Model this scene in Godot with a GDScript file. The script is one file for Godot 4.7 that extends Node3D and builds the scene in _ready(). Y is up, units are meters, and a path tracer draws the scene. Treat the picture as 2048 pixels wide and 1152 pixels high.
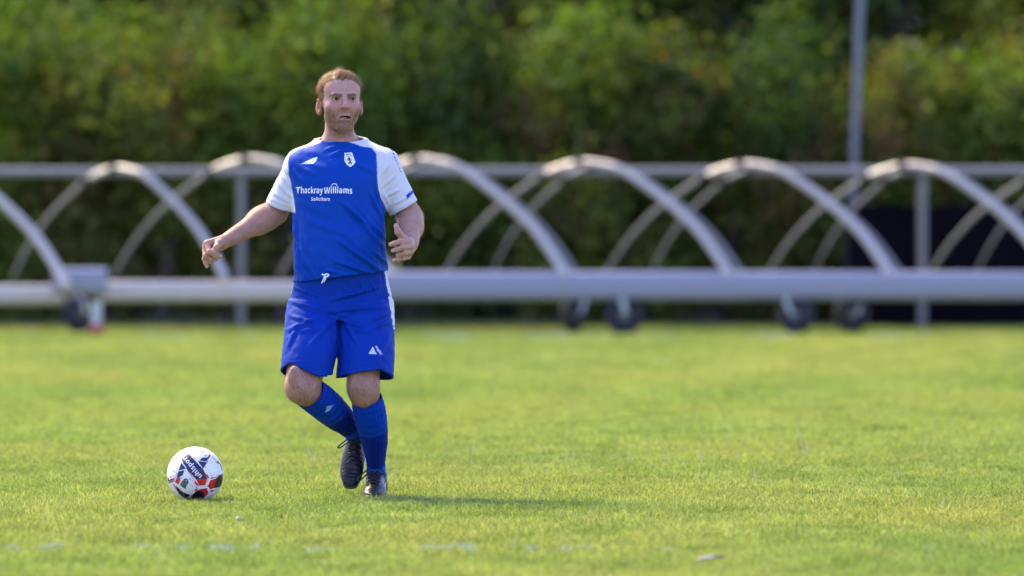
extends Node3D
# A footballer in blue on a sunlit pitch, with goal frames on wheels and a hedge out of focus behind him.

const S := 0.001957          # metres per photograph pixel at the player's distance
const D := 33.4              # metres from the lens to the player
const HORIZON := 249.0       # row of the horizon in the photograph
const GROUND := 999.0        # row of the ground under the player
const EYE := (GROUND - HORIZON) * S   # height of the lens

var rng := RandomNumberGenerator.new()
var mats := {}
var used := {}


func _ready() -> void:
	rng.seed = 7
	camera_and_light()
	make_materials()
	ground()
	background()
	goal_frames()
	ball()
	player()
	pitch_litter()


# ------------------------------------------------------------------ camera, sky, sun, exposure
func camera_and_light() -> void:
	var cam := Camera3D.new()
	cam.name = "camera"
	add_child(cam)
	var look := CameraAttributesPhysical.new()
	look.frustum_focal_length = 12.0 * 17067.0 / 576.0
	look.frustum_focus_distance = D - 0.15
	look.exposure_aperture = 3.0
	look.frustum_near = 0.5
	look.frustum_far = 400.0
	cam.attributes = look
	cam.fov = rad_to_deg(2.0 * atan(576.0 / 17067.0))
	cam.near = 0.5
	cam.far = 400.0
	cam.position = Vector3(0, EYE, D)
	cam.rotation.x = -atan((576.0 - HORIZON) / 17067.0)
	cam.current = true

	var env := Environment.new()
	env.background_mode = Environment.BG_SKY
	env.tonemap_mode = Environment.TONE_MAPPER_LINEAR
	env.tonemap_exposure = 2.8
	env.sdfgi_enabled = true
	env.ssao_enabled = true
	env.ssil_enabled = true
	var sky := Sky.new()
	var sm := ProceduralSkyMaterial.new()
	sm.sky_top_color = Color(0.42, 0.52, 0.80)
	sm.sky_horizon_color = Color(0.78, 0.82, 0.96)
	sm.sky_curve = 0.22
	sm.sky_energy_multiplier = 1.08
	sm.ground_bottom_color = Color(0.25, 0.30, 0.12)
	sm.ground_horizon_color = Color(0.45, 0.50, 0.30)
	sky.sky_material = sm
	env.sky = sky
	var we := WorldEnvironment.new()
	we.name = "world_environment"
	we.environment = env
	add_child(we)

	var sun := DirectionalLight3D.new()
	sun.name = "sun"
	sun.light_energy = 1.3
	sun.light_color = Color(1.0, 0.93, 0.80)
	sun.light_angular_distance = 18.0
	sun.shadow_enabled = true
	add_child(sun)
	sun.look_at_from_position(Vector3(-0.50, 0.78, -0.54) * 50.0, Vector3.ZERO)


# ------------------------------------------------------------------ small tools
func lin(r: float, g: float, b: float) -> Color:
	return Color(r, g, b).linear_to_srgb()


func at(px: float, py: float, ratio: float) -> Vector3:
	return Vector3((px - 1024.0) * S * ratio, EYE - (py - HORIZON) * S * ratio, D * (1.0 - ratio))


func on_ground(px: float, ratio: float) -> Vector3:
	return Vector3((px - 1024.0) * S * ratio, 0.0, D * (1.0 - ratio))


func numbered(called: String) -> String:
	if not used.has(called):
		used[called] = 0
		return called
	used[called] += 1
	return "%s_%03d" % [called, used[called]]


func thing(called: String, label: String, category: String, where := Vector3.ZERO, group := "") -> Node3D:
	var o := Node3D.new()
	o.name = numbered(called)
	add_child(o, true)
	o.position = where
	tag(o, label, category, group)
	return o


func tag(o: Node, label: String, category: String, group := "", kind := "") -> void:
	if label:
		o.set_meta("label", label)
	if category:
		o.set_meta("category", category)
	if group:
		o.set_meta("group", group)
	if kind:
		o.set_meta("kind", kind)


func put(mesh: Mesh, called: String, m: Material, parent: Node = self) -> MeshInstance3D:
	var o := MeshInstance3D.new()
	o.name = numbered(called) if parent == self else called
	o.mesh = mesh
	if m:
		o.material_override = m
	parent.add_child(o, true)
	return o


func mat(color: Color, rough := 0.8, metal := 0.0, vertex := false) -> StandardMaterial3D:
	var m := StandardMaterial3D.new()
	m.albedo_color = color
	m.roughness = rough
	m.metallic = metal
	m.vertex_color_use_as_albedo = vertex
	return m


func noise_tex(size: int, freq: float, seed_: int, as_normal := false, strength := 4.0, type := FastNoiseLite.TYPE_SIMPLEX_SMOOTH, ramp: Gradient = null) -> NoiseTexture2D:
	var t := NoiseTexture2D.new()
	t.width = size
	t.height = size
	t.seamless = true
	var n := FastNoiseLite.new()
	n.noise_type = type
	n.frequency = freq
	n.seed = seed_
	n.fractal_octaves = 4
	t.noise = n
	t.as_normal_map = as_normal
	t.bump_strength = strength
	if ramp:
		t.color_ramp = ramp
	return t


func ramp2(a: Color, b: Color, lo := 0.0, hi := 1.0) -> Gradient:
	var g := Gradient.new()
	g.offsets = PackedFloat32Array([lo, hi])
	g.colors = PackedColorArray([a, b])
	return g


func triplanar(m: StandardMaterial3D, scale: float, world := false) -> void:
	m.uv1_triplanar = true
	m.uv1_world_triplanar = world
	m.uv1_scale = Vector3.ONE * scale


func make_materials() -> void:
	# soil and thatch under the blades
	var soil := mat(Color.WHITE, 1.0)
	soil.albedo_texture = noise_tex(512, 0.02, 3, false, 1, FastNoiseLite.TYPE_SIMPLEX_SMOOTH, ramp2(lin(0.10, 0.13, 0.03), lin(0.18, 0.21, 0.06), 0.25, 0.75))
	triplanar(soil, 0.9, true)
	mats.soil = soil
	var earth := mat(Color.WHITE, 1.0)
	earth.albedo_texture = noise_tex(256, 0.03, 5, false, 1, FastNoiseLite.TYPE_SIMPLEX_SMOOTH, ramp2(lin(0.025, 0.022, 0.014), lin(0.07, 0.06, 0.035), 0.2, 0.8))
	triplanar(earth, 1.2, true)
	mats.earth = earth
	var blade := mat(Color.WHITE, 0.40, 0.0, true)
	blade.backlight_enabled = true
	blade.backlight = Color(1.0, 1.0, 0.6)
	blade.metallic_specular = 0.4
	mats.blade = blade
	var leaf := mat(Color.WHITE, 0.7, 0.0, true)
	leaf.metallic_specular = 0.25
	leaf.backlight_enabled = true
	leaf.backlight = Color(0.9, 0.95, 0.45)
	mats.leaf = leaf
	var bark := mat(Color.WHITE, 0.95)
	bark.albedo_texture = noise_tex(256, 0.05, 8, false, 1, FastNoiseLite.TYPE_SIMPLEX_SMOOTH, ramp2(lin(0.03, 0.024, 0.018), lin(0.11, 0.09, 0.07), 0.2, 0.8))
	triplanar(bark, 3.0)
	mats.bark = bark
	# metal of the goal frames
	var alu := mat(lin(0.46, 0.41, 0.36), 0.5, 0.25)
	alu.roughness_texture = noise_tex(256, 0.03, 11, false, 1, FastNoiseLite.TYPE_SIMPLEX_SMOOTH, ramp2(Color(0.55, 0.55, 0.55), Color(1, 1, 1)))
	triplanar(alu, 1.5)
	mats.alu = alu
	mats.beam = mat(lin(0.235, 0.245, 0.295), 0.42, 0.15)
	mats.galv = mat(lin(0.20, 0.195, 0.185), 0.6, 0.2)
	mats.pole = mat(lin(0.15, 0.165, 0.19), 0.5, 0.2)
	mats.rubber = mat(lin(0.022, 0.022, 0.028), 0.8)
	mats.bracket = mat(lin(0.45, 0.47, 0.45), 0.5, 0.1)
	mats.red = mat(lin(0.42, 0.03, 0.05), 0.5)
	mats.white_paint = mat(lin(0.72, 0.73, 0.75), 0.5)
	var tarp := mat(Color.WHITE, 0.95)
	tarp.metallic_specular = 0.15
	tarp.albedo_texture = noise_tex(256, 0.02, 21, false, 1, FastNoiseLite.TYPE_SIMPLEX_SMOOTH, ramp2(lin(0.003, 0.003, 0.005), lin(0.006, 0.006, 0.009)))
	triplanar(tarp, 0.8)
	mats.tarp = tarp
	mats.stalk = mat(lin(0.66, 0.54, 0.28), 0.9)
	mats.stalk.metallic_specular = 0.1
	mats.chalk = mat(Color.WHITE, 0.9, 0.0, true)


# triangles gathered into one mesh
class Soup:
	var v := PackedVector3Array()
	var n := PackedVector3Array()
	var c := PackedColorArray()
	var uv := PackedVector2Array()
	var i := PackedInt32Array()

	func mesh() -> ArrayMesh:
		var a := []
		if n.size() == v.size():
			# every face is wound to agree with its normals
			for t in range(0, i.size(), 3):
				var p := i[t]
				var q := i[t + 1]
				var r := i[t + 2]
				if (v[r] - v[p]).cross(v[q] - v[p]).dot(n[p] + n[q] + n[r]) < 0.0:
					i[t + 1] = r
					i[t + 2] = q
		a.resize(Mesh.ARRAY_MAX)
		a[Mesh.ARRAY_VERTEX] = v
		if n.size() == v.size():
			a[Mesh.ARRAY_NORMAL] = n
		if c.size() == v.size():
			a[Mesh.ARRAY_COLOR] = c
		if uv.size() == v.size():
			a[Mesh.ARRAY_TEX_UV] = uv
		a[Mesh.ARRAY_INDEX] = i
		var m := ArrayMesh.new()
		m.add_surface_from_arrays(Mesh.PRIMITIVE_TRIANGLES, a)
		return m

	func smooth() -> void:
		n = PackedVector3Array()
		n.resize(v.size())
		for t in range(0, i.size(), 3):
			var a := i[t]
			var b := i[t + 1]
			var d := i[t + 2]
			var f := (v[d] - v[a]).cross(v[b] - v[a])
			n[a] += f
			n[b] += f
			n[d] += f
		for k in n.size():
			n[k] = n[k].normalized()

	func quad(a: int, b: int, d: int, e: int) -> void:
		i.append(a); i.append(b); i.append(d)
		i.append(a); i.append(d); i.append(e)

	func join(o: Soup) -> void:
		var base := v.size()
		v.append_array(o.v)
		n.append_array(o.n)
		c.append_array(o.c)
		uv.append_array(o.uv)
		for k in o.i:
			i.append(k + base)

	# a tube along points; radii one per point; sides around
	func tube(pts: Array, radii: Array, sides := 10, caps := true, color := Color.WHITE, flat := 1.0) -> void:
		var base := v.size()
		var m := pts.size()
		var up := Vector3.UP
		var t0: Vector3 = (pts[1] - pts[0]).normalized()
		if absf(t0.dot(up)) > 0.9:
			up = Vector3.BACK
		var side := t0.cross(up).normalized()
		for k in m:
			var p: Vector3 = pts[k]
			var q0: Vector3 = pts[maxi(k - 1, 0)]
			var q1: Vector3 = pts[mini(k + 1, m - 1)]
			var tg := (q1 - q0).normalized()
			side = (side - tg * side.dot(tg)).normalized()
			var other := tg.cross(side)
			for s in sides:
				var an := TAU * s / sides
				var r: float = radii[k]
				var o := side * cos(an) * r + other * sin(an) * r * flat
				v.append(p + o)
				n.append(o.normalized())
				c.append(color)
		for k in m - 1:
			for s in sides:
				var a := base + k * sides + s
				var b := base + k * sides + (s + 1) % sides
				quad(a, b, b + sides, a + sides)
		if caps:
			for e in 2:
				var k := 0 if e == 0 else m - 1
				var nn: Vector3 = (pts[0] - pts[1]).normalized() if e == 0 else (pts[m - 1] - pts[m - 2]).normalized()
				var b0 := v.size()
				for s in sides:
					v.append(v[base + k * sides + s])
					n.append(nn)
					c.append(color)
				for s in range(1, sides - 1):
					if e == 0:
						i.append(b0); i.append(b0 + s + 1); i.append(b0 + s)
					else:
						i.append(b0); i.append(b0 + s); i.append(b0 + s + 1)

	# a box with chamfered edges
	func box(lo: Vector3, hi: Vector3, ch := 0.01, color := Color.WHITE) -> void:
		var mid := (lo + hi) * 0.5
		var h := (hi - lo) * 0.5
		ch = minf(ch, minf(h.x, minf(h.y, h.z)) * 0.9)
		var hull := []
		for sx in [-1, 1]:
			for sy in [-1, 1]:
				for sz in [-1, 1]:
					hull.append([sx, sy, sz])
		var face := func(pts: Array) -> void:
			var b := v.size()
			var nn: Vector3 = (pts[2] - pts[0]).cross(pts[1] - pts[0]).normalized()
			var ctr := Vector3.ZERO
			for p in pts:
				ctr += p
			ctr /= pts.size()
			if nn.dot(ctr - mid) < 0:
				pts.reverse()
				nn = -nn
			for p in pts:
				v.append(p); n.append(nn); c.append(color)
			for k in range(1, pts.size() - 1):
				i.append(b); i.append(b + k); i.append(b + k + 1)
		var P := func(s: Array, keep: int) -> Vector3:
			var r := Vector3(s[0] * (h.x - ch), s[1] * (h.y - ch), s[2] * (h.z - ch))
			r[keep] = s[keep] * h[keep]
			return mid + r
		for ax in 3:
			var u := (ax + 1) % 3
			var w := (ax + 2) % 3
			for sg in [-1, 1]:
				var q := []
				for k in [[-1, -1], [1, -1], [1, 1], [-1, 1]]:
					var s := [0, 0, 0]
					s[ax] = sg; s[u] = k[0]; s[w] = k[1]
					q.append(P.call(s, ax))
				face.call(q)
			for a in [-1, 1]:
				for b2 in [-1, 1]:
					var s0 := [0, 0, 0]
					var s1 := [0, 0, 0]
					s0[ax] = -1; s1[ax] = 1
					s0[u] = a; s1[u] = a
					s0[w] = b2; s1[w] = b2
					face.call([P.call(s0, u), P.call(s1, u), P.call(s1, w), P.call(s0, w)])
		for s in hull:
			face.call([P.call(s, 0), P.call(s, 1), P.call(s, 2)])

	# rings of a profile (radius, height) about an axis
	func lathe(prof: Array, where: Vector3, axis: Vector3, sides := 24, color := Color.WHITE) -> void:
		var b0 := Basis(Quaternion(Vector3.UP, axis.normalized())) if absf(axis.normalized().y) < 0.999 else Basis()
		var base := v.size()
		for k in prof.size():
			for s in sides:
				var an := TAU * s / sides
				v.append(where + b0 * Vector3(cos(an) * prof[k].x, prof[k].y, sin(an) * prof[k].x))
				c.append(color)
		for k in prof.size() - 1:
			for s in sides:
				var a := base + k * sides + s
				var b := base + k * sides + (s + 1) % sides
				quad(a, b, b + sides, a + sides)


func catmull(pts: Array, each := 6) -> Array:
	var out := []
	var n := pts.size()
	for k in n - 1:
		var a: Vector3 = pts[maxi(k - 1, 0)]
		var b: Vector3 = pts[k]
		var d: Vector3 = pts[k + 1]
		var e: Vector3 = pts[mini(k + 2, n - 1)]
		for s in each:
			out.append(b.cubic_interpolate(d, a, e, float(s) / each))
	out.append(pts[n - 1])
	return out


# ------------------------------------------------------------------ pitch
func grass_clump(blades: int, radius: float, h0: float, h1: float, w: float, seed_: int, pal: Array) -> ArrayMesh:
	var r := RandomNumberGenerator.new()
	r.seed = seed_
	var s := Soup.new()
	for k in blades:
		var an := r.randf() * TAU
		var rr := radius * sqrt(r.randf()) * (0.75 + 0.5 * r.randf())
		var p := Vector3(cos(an) * rr, -0.004, sin(an) * rr)
		var h := lerpf(h0, h1, r.randf() * r.randf() + 0.25 * r.randf())
		var face := r.randf() * TAU
		var side := Vector3(cos(face), 0, sin(face)) * w * (0.6 + 0.7 * r.randf())
		var la := r.randf() * TAU
		var lean := Vector3(cos(la), 0, sin(la)) * h * (0.25 + 1.1 * r.randf())
		var col: Color = pal[r.randi() % pal.size()]
		var f := 0.5 + 0.9 * r.randf()
		col = Color(col.r * f, col.g * f, col.b * f)
		var b := s.v.size()
		var mid := p + Vector3.UP * h * 0.6 + lean * 0.32
		var tip := p + Vector3.UP * h * (0.75 + 0.2 * r.randf()) + lean
		s.v.append(p - side); s.v.append(p + side)
		s.v.append(mid - side * 0.75); s.v.append(mid + side * 0.75)
		s.v.append(tip)
		var nn := side.cross(Vector3.UP + lean * 4.0).normalized()
		for q in 5:
			s.n.append(nn)
			s.c.append(col)
		s.i.append_array(PackedInt32Array([b, b + 1, b + 3, b, b + 3, b + 2, b + 2, b + 3, b + 4]))
	return s.mesh()


func ground() -> void:
	var st := PlaneMesh.new()
	st.size = Vector2(500, 500)
	var g := put(st, "ground", mats.soil)
	g.position = Vector3(0, 0, -100)
	tag(g, "", "", "", "structure")

	var green: Color = Color(0.235, 0.330, 0.098)
	var mid: Color = Color(0.312, 0.392, 0.128)
	var lime: Color = Color(0.372, 0.426, 0.162)
	var straw: Color = Color(0.48, 0.45, 0.26)
	var pals := [
		[green, green, mid, mid, mid, lime],
		[mid, mid, lime, lime, green, straw],
		[green, mid, green, mid, Color(0.16, 0.25, 0.05)],
		[lime, mid, lime, mid, lime, straw],
	]
	var patch := FastNoiseLite.new()
	patch.seed = 4
	patch.frequency = 0.35
	patch.fractal_octaves = 4
	var tone := FastNoiseLite.new()
	tone.seed = 9
	tone.frequency = 1.6
	# [first ratio, last ratio, clumps per square metre, blades, radius, height low, high, half width]
	var zones := [
		[0.78, 1.16, 90, 230, 0.085, 0.016, 0.045, 0.0018],
		[1.16, 1.48, 60, 190, 0.10, 0.016, 0.045, 0.0022],
		[1.48, 1.88, 36, 150, 0.13, 0.018, 0.040, 0.0028],
	]
	for zi in zones.size():
		var z: Array = zones[zi]
		var places := []
		places.resize(4)
		var tints := []
		tints.resize(4)
		for k in 4:
			places[k] = []
			tints[k] = []
		var za: float = D * (1.0 - z[0])
		var zb: float = D * (1.0 - z[1])
		var half: float = 1024.0 * S * z[1] + 0.9
		var count := int((za - zb) * half * 2.0 * z[2])
		for k in count:
			var p := Vector3(rng.randf_range(-half, half), 0, rng.randf_range(zb, za))
			var reach := 1024.0 * S * (1.0 - p.z / D) + 0.7
			if absf(p.x) > reach:
				continue
			var v := patch.get_noise_2d(p.x * 1.0, p.z * 0.55)
			var t := tone.get_noise_2d(p.x, p.z * 0.6)
			var kind := 0
			var mixv := v * 0.6 + 0.3 * t + rng.randf_range(-0.5, 0.5)
			if mixv > 0.32:
				kind = 3
			elif mixv > 0.02:
				kind = 1
			elif mixv < -0.42:
				kind = 2
			var sc := 0.8 + 0.45 * rng.randf() + 0.25 * t
			places[kind].append(Transform3D(Basis(Vector3.UP, rng.randf() * TAU).scaled(Vector3(1, sc, 1)), p))
			var f := 1.0 + 0.12 * t + rng.randf_range(-0.12, 0.12)
			tints[kind].append(Color(f * (1.0 + 0.12 * v), f, f * (1.0 - 0.1 * v)))
		for k in 4:
			var mm := MultiMesh.new()
			mm.transform_format = MultiMesh.TRANSFORM_3D
			mm.use_colors = true
			mm.mesh = grass_clump(z[3], z[4], z[5], z[6], z[7], 100 + zi * 10 + k, pals[k])
			mm.instance_count = places[k].size()
			for q in places[k].size():
				mm.set_instance_transform(q, places[k][q])
				mm.set_instance_color(q, tints[k][q])
			var mi := MultiMeshInstance3D.new()
			mi.name = numbered("grass")
			mi.multimesh = mm
			mi.material_override = mats.blade
			add_child(mi, true)
			var what: String = ["short mown mid green grass", "yellowing mown grass", "deep green tufts of mown grass", "pale lime mown grass"][k]
			var where: String = ["of the pitch around the player and the ball", "of the pitch behind the player", "of the pitch before the goal frames"][zi]
			tag(mi, what + " " + where, "grass", "", "stuff")

	# what is left of the painted touchlines: whitened blades
	var chalk := FastNoiseLite.new()
	chalk.seed = 31
	chalk.frequency = 3.2
	for e in 2:
		var ratio: float = (GROUND - HORIZON) / (1107.0 - HORIZON) if e == 0 else (GROUND - HORIZON) / (677.0 - HORIZON)
		var zc := D * (1.0 - ratio)
		var spots := []
		var half := 1024.0 * S * ratio + 0.7
		for k in (900 if e == 0 else 1500):
			var x := rng.randf_range(-half, half)
			var keep := chalk.get_noise_2d(x * 0.6, e * 40.0) * 1.2 + chalk.get_noise_2d(x * 3.0, 7.0 + e * 40.0) * 0.6
			if keep < (0.52 if e == 0 else 0.30) or rng.randf() < 0.6:
				continue
			spots.append(Transform3D(Basis(Vector3.UP, rng.randf() * TAU).scaled(Vector3(1, 0.9, 1)), Vector3(x, 0.002, zc + rng.randfn(0.0, 0.045 if e == 0 else 0.12))))
		for px in ([20, 100, 106, 300, 372, 440, 446, 505, 640, 868, 880, 885, 930, 945, 1048, 1150] if e == 0 else [300, 330, 345, 380, 1050, 1085, 1110, 1130, 1180, 1230, 1530, 1560, 1585, 1840]):
			for q in (3 + px % 4 if e == 0 else 3):
				spots.append(Transform3D(Basis(Vector3.UP, rng.randf() * TAU).scaled(Vector3(1, 1.15, 1)), Vector3((px - 1024.0) * S * ratio + rng.randfn() * (0.025 if e == 0 else 0.06), 0.004, zc + rng.randfn() * 0.10)))
		var mm := MultiMesh.new()
		mm.transform_format = MultiMesh.TRANSFORM_3D
		mm.mesh = grass_clump(16 if e == 0 else 30, 0.014 if e == 0 else 0.03, 0.02, 0.044, 0.0019, 500 + e, [Color(0.72, 0.75, 0.70), Color(0.52, 0.60, 0.42), Color(0.36, 0.45, 0.22)])
		mm.instance_count = spots.size()
		for q in spots.size():
			mm.set_instance_transform(q, spots[q])
		var mi := MultiMeshInstance3D.new()
		mi.name = numbered("touchline")
		mi.multimesh = mm
		mi.material_override = mats.chalk
		add_child(mi, true)
		tag(mi, ["faint white paint left on the grass in front of the ball", "faint white paint left on the grass before the goal frames"][e], "line marking", "", "stuff")


func pitch_litter() -> void:
	# dry seed stalks standing above the mown grass
	var spots := [[943, 940, 58], [1065, 945, 34], [1130, 935, 30], [1150, 930, 26], [1258, 935, 30], [1405, 945, 46], [1606, 915, 60], [1615, 912, 22], [1476, 930, 30], [1512, 975, 40], [1393, 970, 26], [1798, 965, 26], [1885, 1030, 36], [622, 935, 40], [628, 930, 28], [1335, 930, 22], [1180, 925, 14], [1850, 905, 24], [1999, 880, 24], [1708, 850, 24]]
	for k in spots.size():
		var sp: Array = spots[k]
		var ratio: float = (GROUND - HORIZON) / (sp[1] - HORIZON)
		var s := Soup.new()
		var h: float = sp[2] * S * ratio
		var lean := rng.randf_range(-0.25, 0.3)
		var pts := []
		var rad := []
		for q in 7:
			var f := q / 6.0
			pts.append(Vector3(lean * h * f * f, h * f, 0.1 * h * f * f))
			rad.append(0.0016 if f < 0.6 else 0.0032 * (1.15 - f) / 0.4 + 0.0004)
		s.tube(pts, rad, 5)
		var o := put(s.mesh(), "seed_stalk", mats.stalk)
		o.position = on_ground(sp[0], ratio)
		tag(o, "dry straw-coloured grass seed stalk standing above the mown pitch", "grass stalk", "dry seed stalks on the pitch")
	# pebble
	var ps := Soup.new()
	var prof := []
	for q in 9:
		var a := PI * q / 8.0
		prof.append(Vector2(maxf(0.0001, sin(a)) * 0.011 * (1.0 + 0.1 * sin(q * 2.1)), cos(a) * 0.009))
	ps.lathe(prof, Vector3.ZERO, Vector3(0.2, 1, 0.1), 14)
	ps.smooth()
	var pm := mat(Color.WHITE, 0.8)
	pm.albedo_texture = noise_tex(64, 0.08, 44, false, 1, FastNoiseLite.TYPE_SIMPLEX_SMOOTH, ramp2(lin(0.30, 0.24, 0.2), lin(0.62, 0.55, 0.5)))
	triplanar(pm, 20.0)
	var pb := put(ps.mesh(), "pebble", pm)
	pb.position = on_ground(477, (GROUND - HORIZON) / (1050 - HORIZON)) + Vector3(0, 0.022, 0)
	tag(pb, "small pale pebble lying in the grass in front of the ball", "pebble")
	# fallen feather
	var fs := Soup.new()
	var fr := RandomNumberGenerator.new()
	fr.seed = 12
	for k in 2:
		for q in 25:
			var f := q / 24.0
			var w := 0.016 * pow(sin(PI * clampf(f * 0.9 + 0.08, 0, 1)), 0.7) * (1.0 + fr.randf_range(-0.12, 0.12))
			var x := lerpf(-0.055, 0.055, f)
			var y := 0.006 * sin(PI * f) + (0.0025 if k == 0 else -0.0025)
			var col := Color(0.16, 0.14, 0.11) if f < 0.22 else (Color(0.17, 0.175, 0.18) if f < 0.6 else Color(0.08, 0.06, 0.055))
			fs.v.append(Vector3(x, y, -w)); fs.v.append(Vector3(x, y + 0.004, 0)); fs.v.append(Vector3(x, y, w))
			for z in 3:
				fs.c.append(col)
	for k in 2:
		for q in 24:
			var b := k * 75 + q * 3
			for z in 2:
				if k == 0:
					fs.quad(b + z, b + z + 3, b + z + 4, b + z + 1)
				else:
					fs.quad(b + z, b + z + 1, b + z + 4, b + z + 3)
	fs.smooth()
	var fo := put(fs.mesh(), "feather", mat(Color.WHITE, 0.6, 0.0, true))
	fo.position = on_ground(1422, (GROUND - HORIZON) / (1138 - HORIZON)) + Vector3(0, 0.034, 0)
	fo.rotation = Vector3(0.25, 0.06, 0.10)
	fo.scale = Vector3.ONE * 0.85
	tag(fo, "small grey and white feather with a dark tip on the foreground grass", "feather")


# ------------------------------------------------------------------ hedge and trees
func foliage(lobes: Array, leaves: int, size: float, pal: Array, seed_: int) -> ArrayMesh:
	# leaf-sized faces in clumps spread through the lobes [centre, radii]
	var r := RandomNumberGenerator.new()
	r.seed = seed_
	var s := Soup.new()
	var per := 26
	var total := 0.0
	for l in lobes:
		total += l[1].x * l[1].y
	for l in lobes:
		var clumps := int(leaves * (l[1].x * l[1].y) / total / per)
		for k in clumps:
			var d := Vector3(r.randfn(), r.randfn() * 0.9, r.randfn())
			d = d.normalized() * (0.86 + 0.16 * r.randf() if r.randf() < 0.85 else 0.5)
			var cc: Vector3 = l[0] + d * l[1]
			if cc.y < 0.02:
				cc.y = 0.02 + r.randf() * 0.2
			var col: Color = pal[r.randi() % pal.size()]
			var spread := size * (1.5 + 1.8 * r.randf())
			var droop := Vector3(d.x, 0.3 + r.randf_range(-0.7, 0.5), d.z).normalized()
			for q in per:
				var o := Vector3(r.randfn(), r.randfn(), r.randfn()) * spread * 0.55
				var nn := (droop + Vector3(r.randfn(), r.randfn(), r.randfn()) * 0.55).normalized()
				var t := nn.cross(Vector3(r.randfn(), r.randfn(), r.randfn())).normalized()
				var u := nn.cross(t)
				var ln := size * (0.7 + 0.6 * r.randf())
				var wd := ln * 0.36
				var p := cc + o
				var f := 0.72 + 0.56 * r.randf()
				var cl := Color(col.r * f, col.g * f, col.b * f)
				var b := s.v.size()
				s.v.append(p - t * ln * 0.5); s.v.append(p + u * wd + nn * 0.004)
				s.v.append(p + t * ln * 0.5); s.v.append(p - u * wd + nn * 0.004)
				for z in 4:
					s.n.append(nn); s.c.append(cl)
				s.i.append_array(PackedInt32Array([b, b + 1, b + 2, b, b + 2, b + 3]))
	return s.mesh()


func woody(where: Vector3, label: String, cat: String, name_: String, group: String, lobes: Array, leaves: int, size: float, pal: Array, seed_: int, stem := 0.06, top := 2.0) -> void:
	var o := thing(name_, label, cat, where, group)
	put(foliage(lobes, leaves, size, pal, seed_), "crown", mats.leaf, o)
	var r := RandomNumberGenerator.new()
	r.seed = seed_ + 1000
	var s := Soup.new()
	var pts := []
	var rad := []
	for k in 8:
		var f := k / 7.0
		pts.append(Vector3(0.05 * sin(f * 5.0 + seed_), -0.05 + top * f, 0.05 * cos(f * 4.0 + seed_)))
		rad.append(stem * (1.0 - 0.75 * f) * (1.35 if k == 0 else 1.0))
	s.tube(catmull(pts, 3), range(22).map(func(q): return lerpf(rad[0], rad[7], q / 21.0)), 8)
	put(s.mesh(), "trunk", mats.bark, o)
	for k in mini(6, lobes.size()):
		var b := Soup.new()
		var to: Vector3 = lobes[k][0]
		var from: Vector3 = pts[clampi(int(to.y / top * 4.0), 1, 5)]
		b.tube([from, from.lerp(to, 0.5) + Vector3(0, 0.08, 0.03), to], [stem * 0.5, stem * 0.35, stem * 0.12], 6)
		put(b.mesh(), "limb", mats.bark, o)


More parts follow.
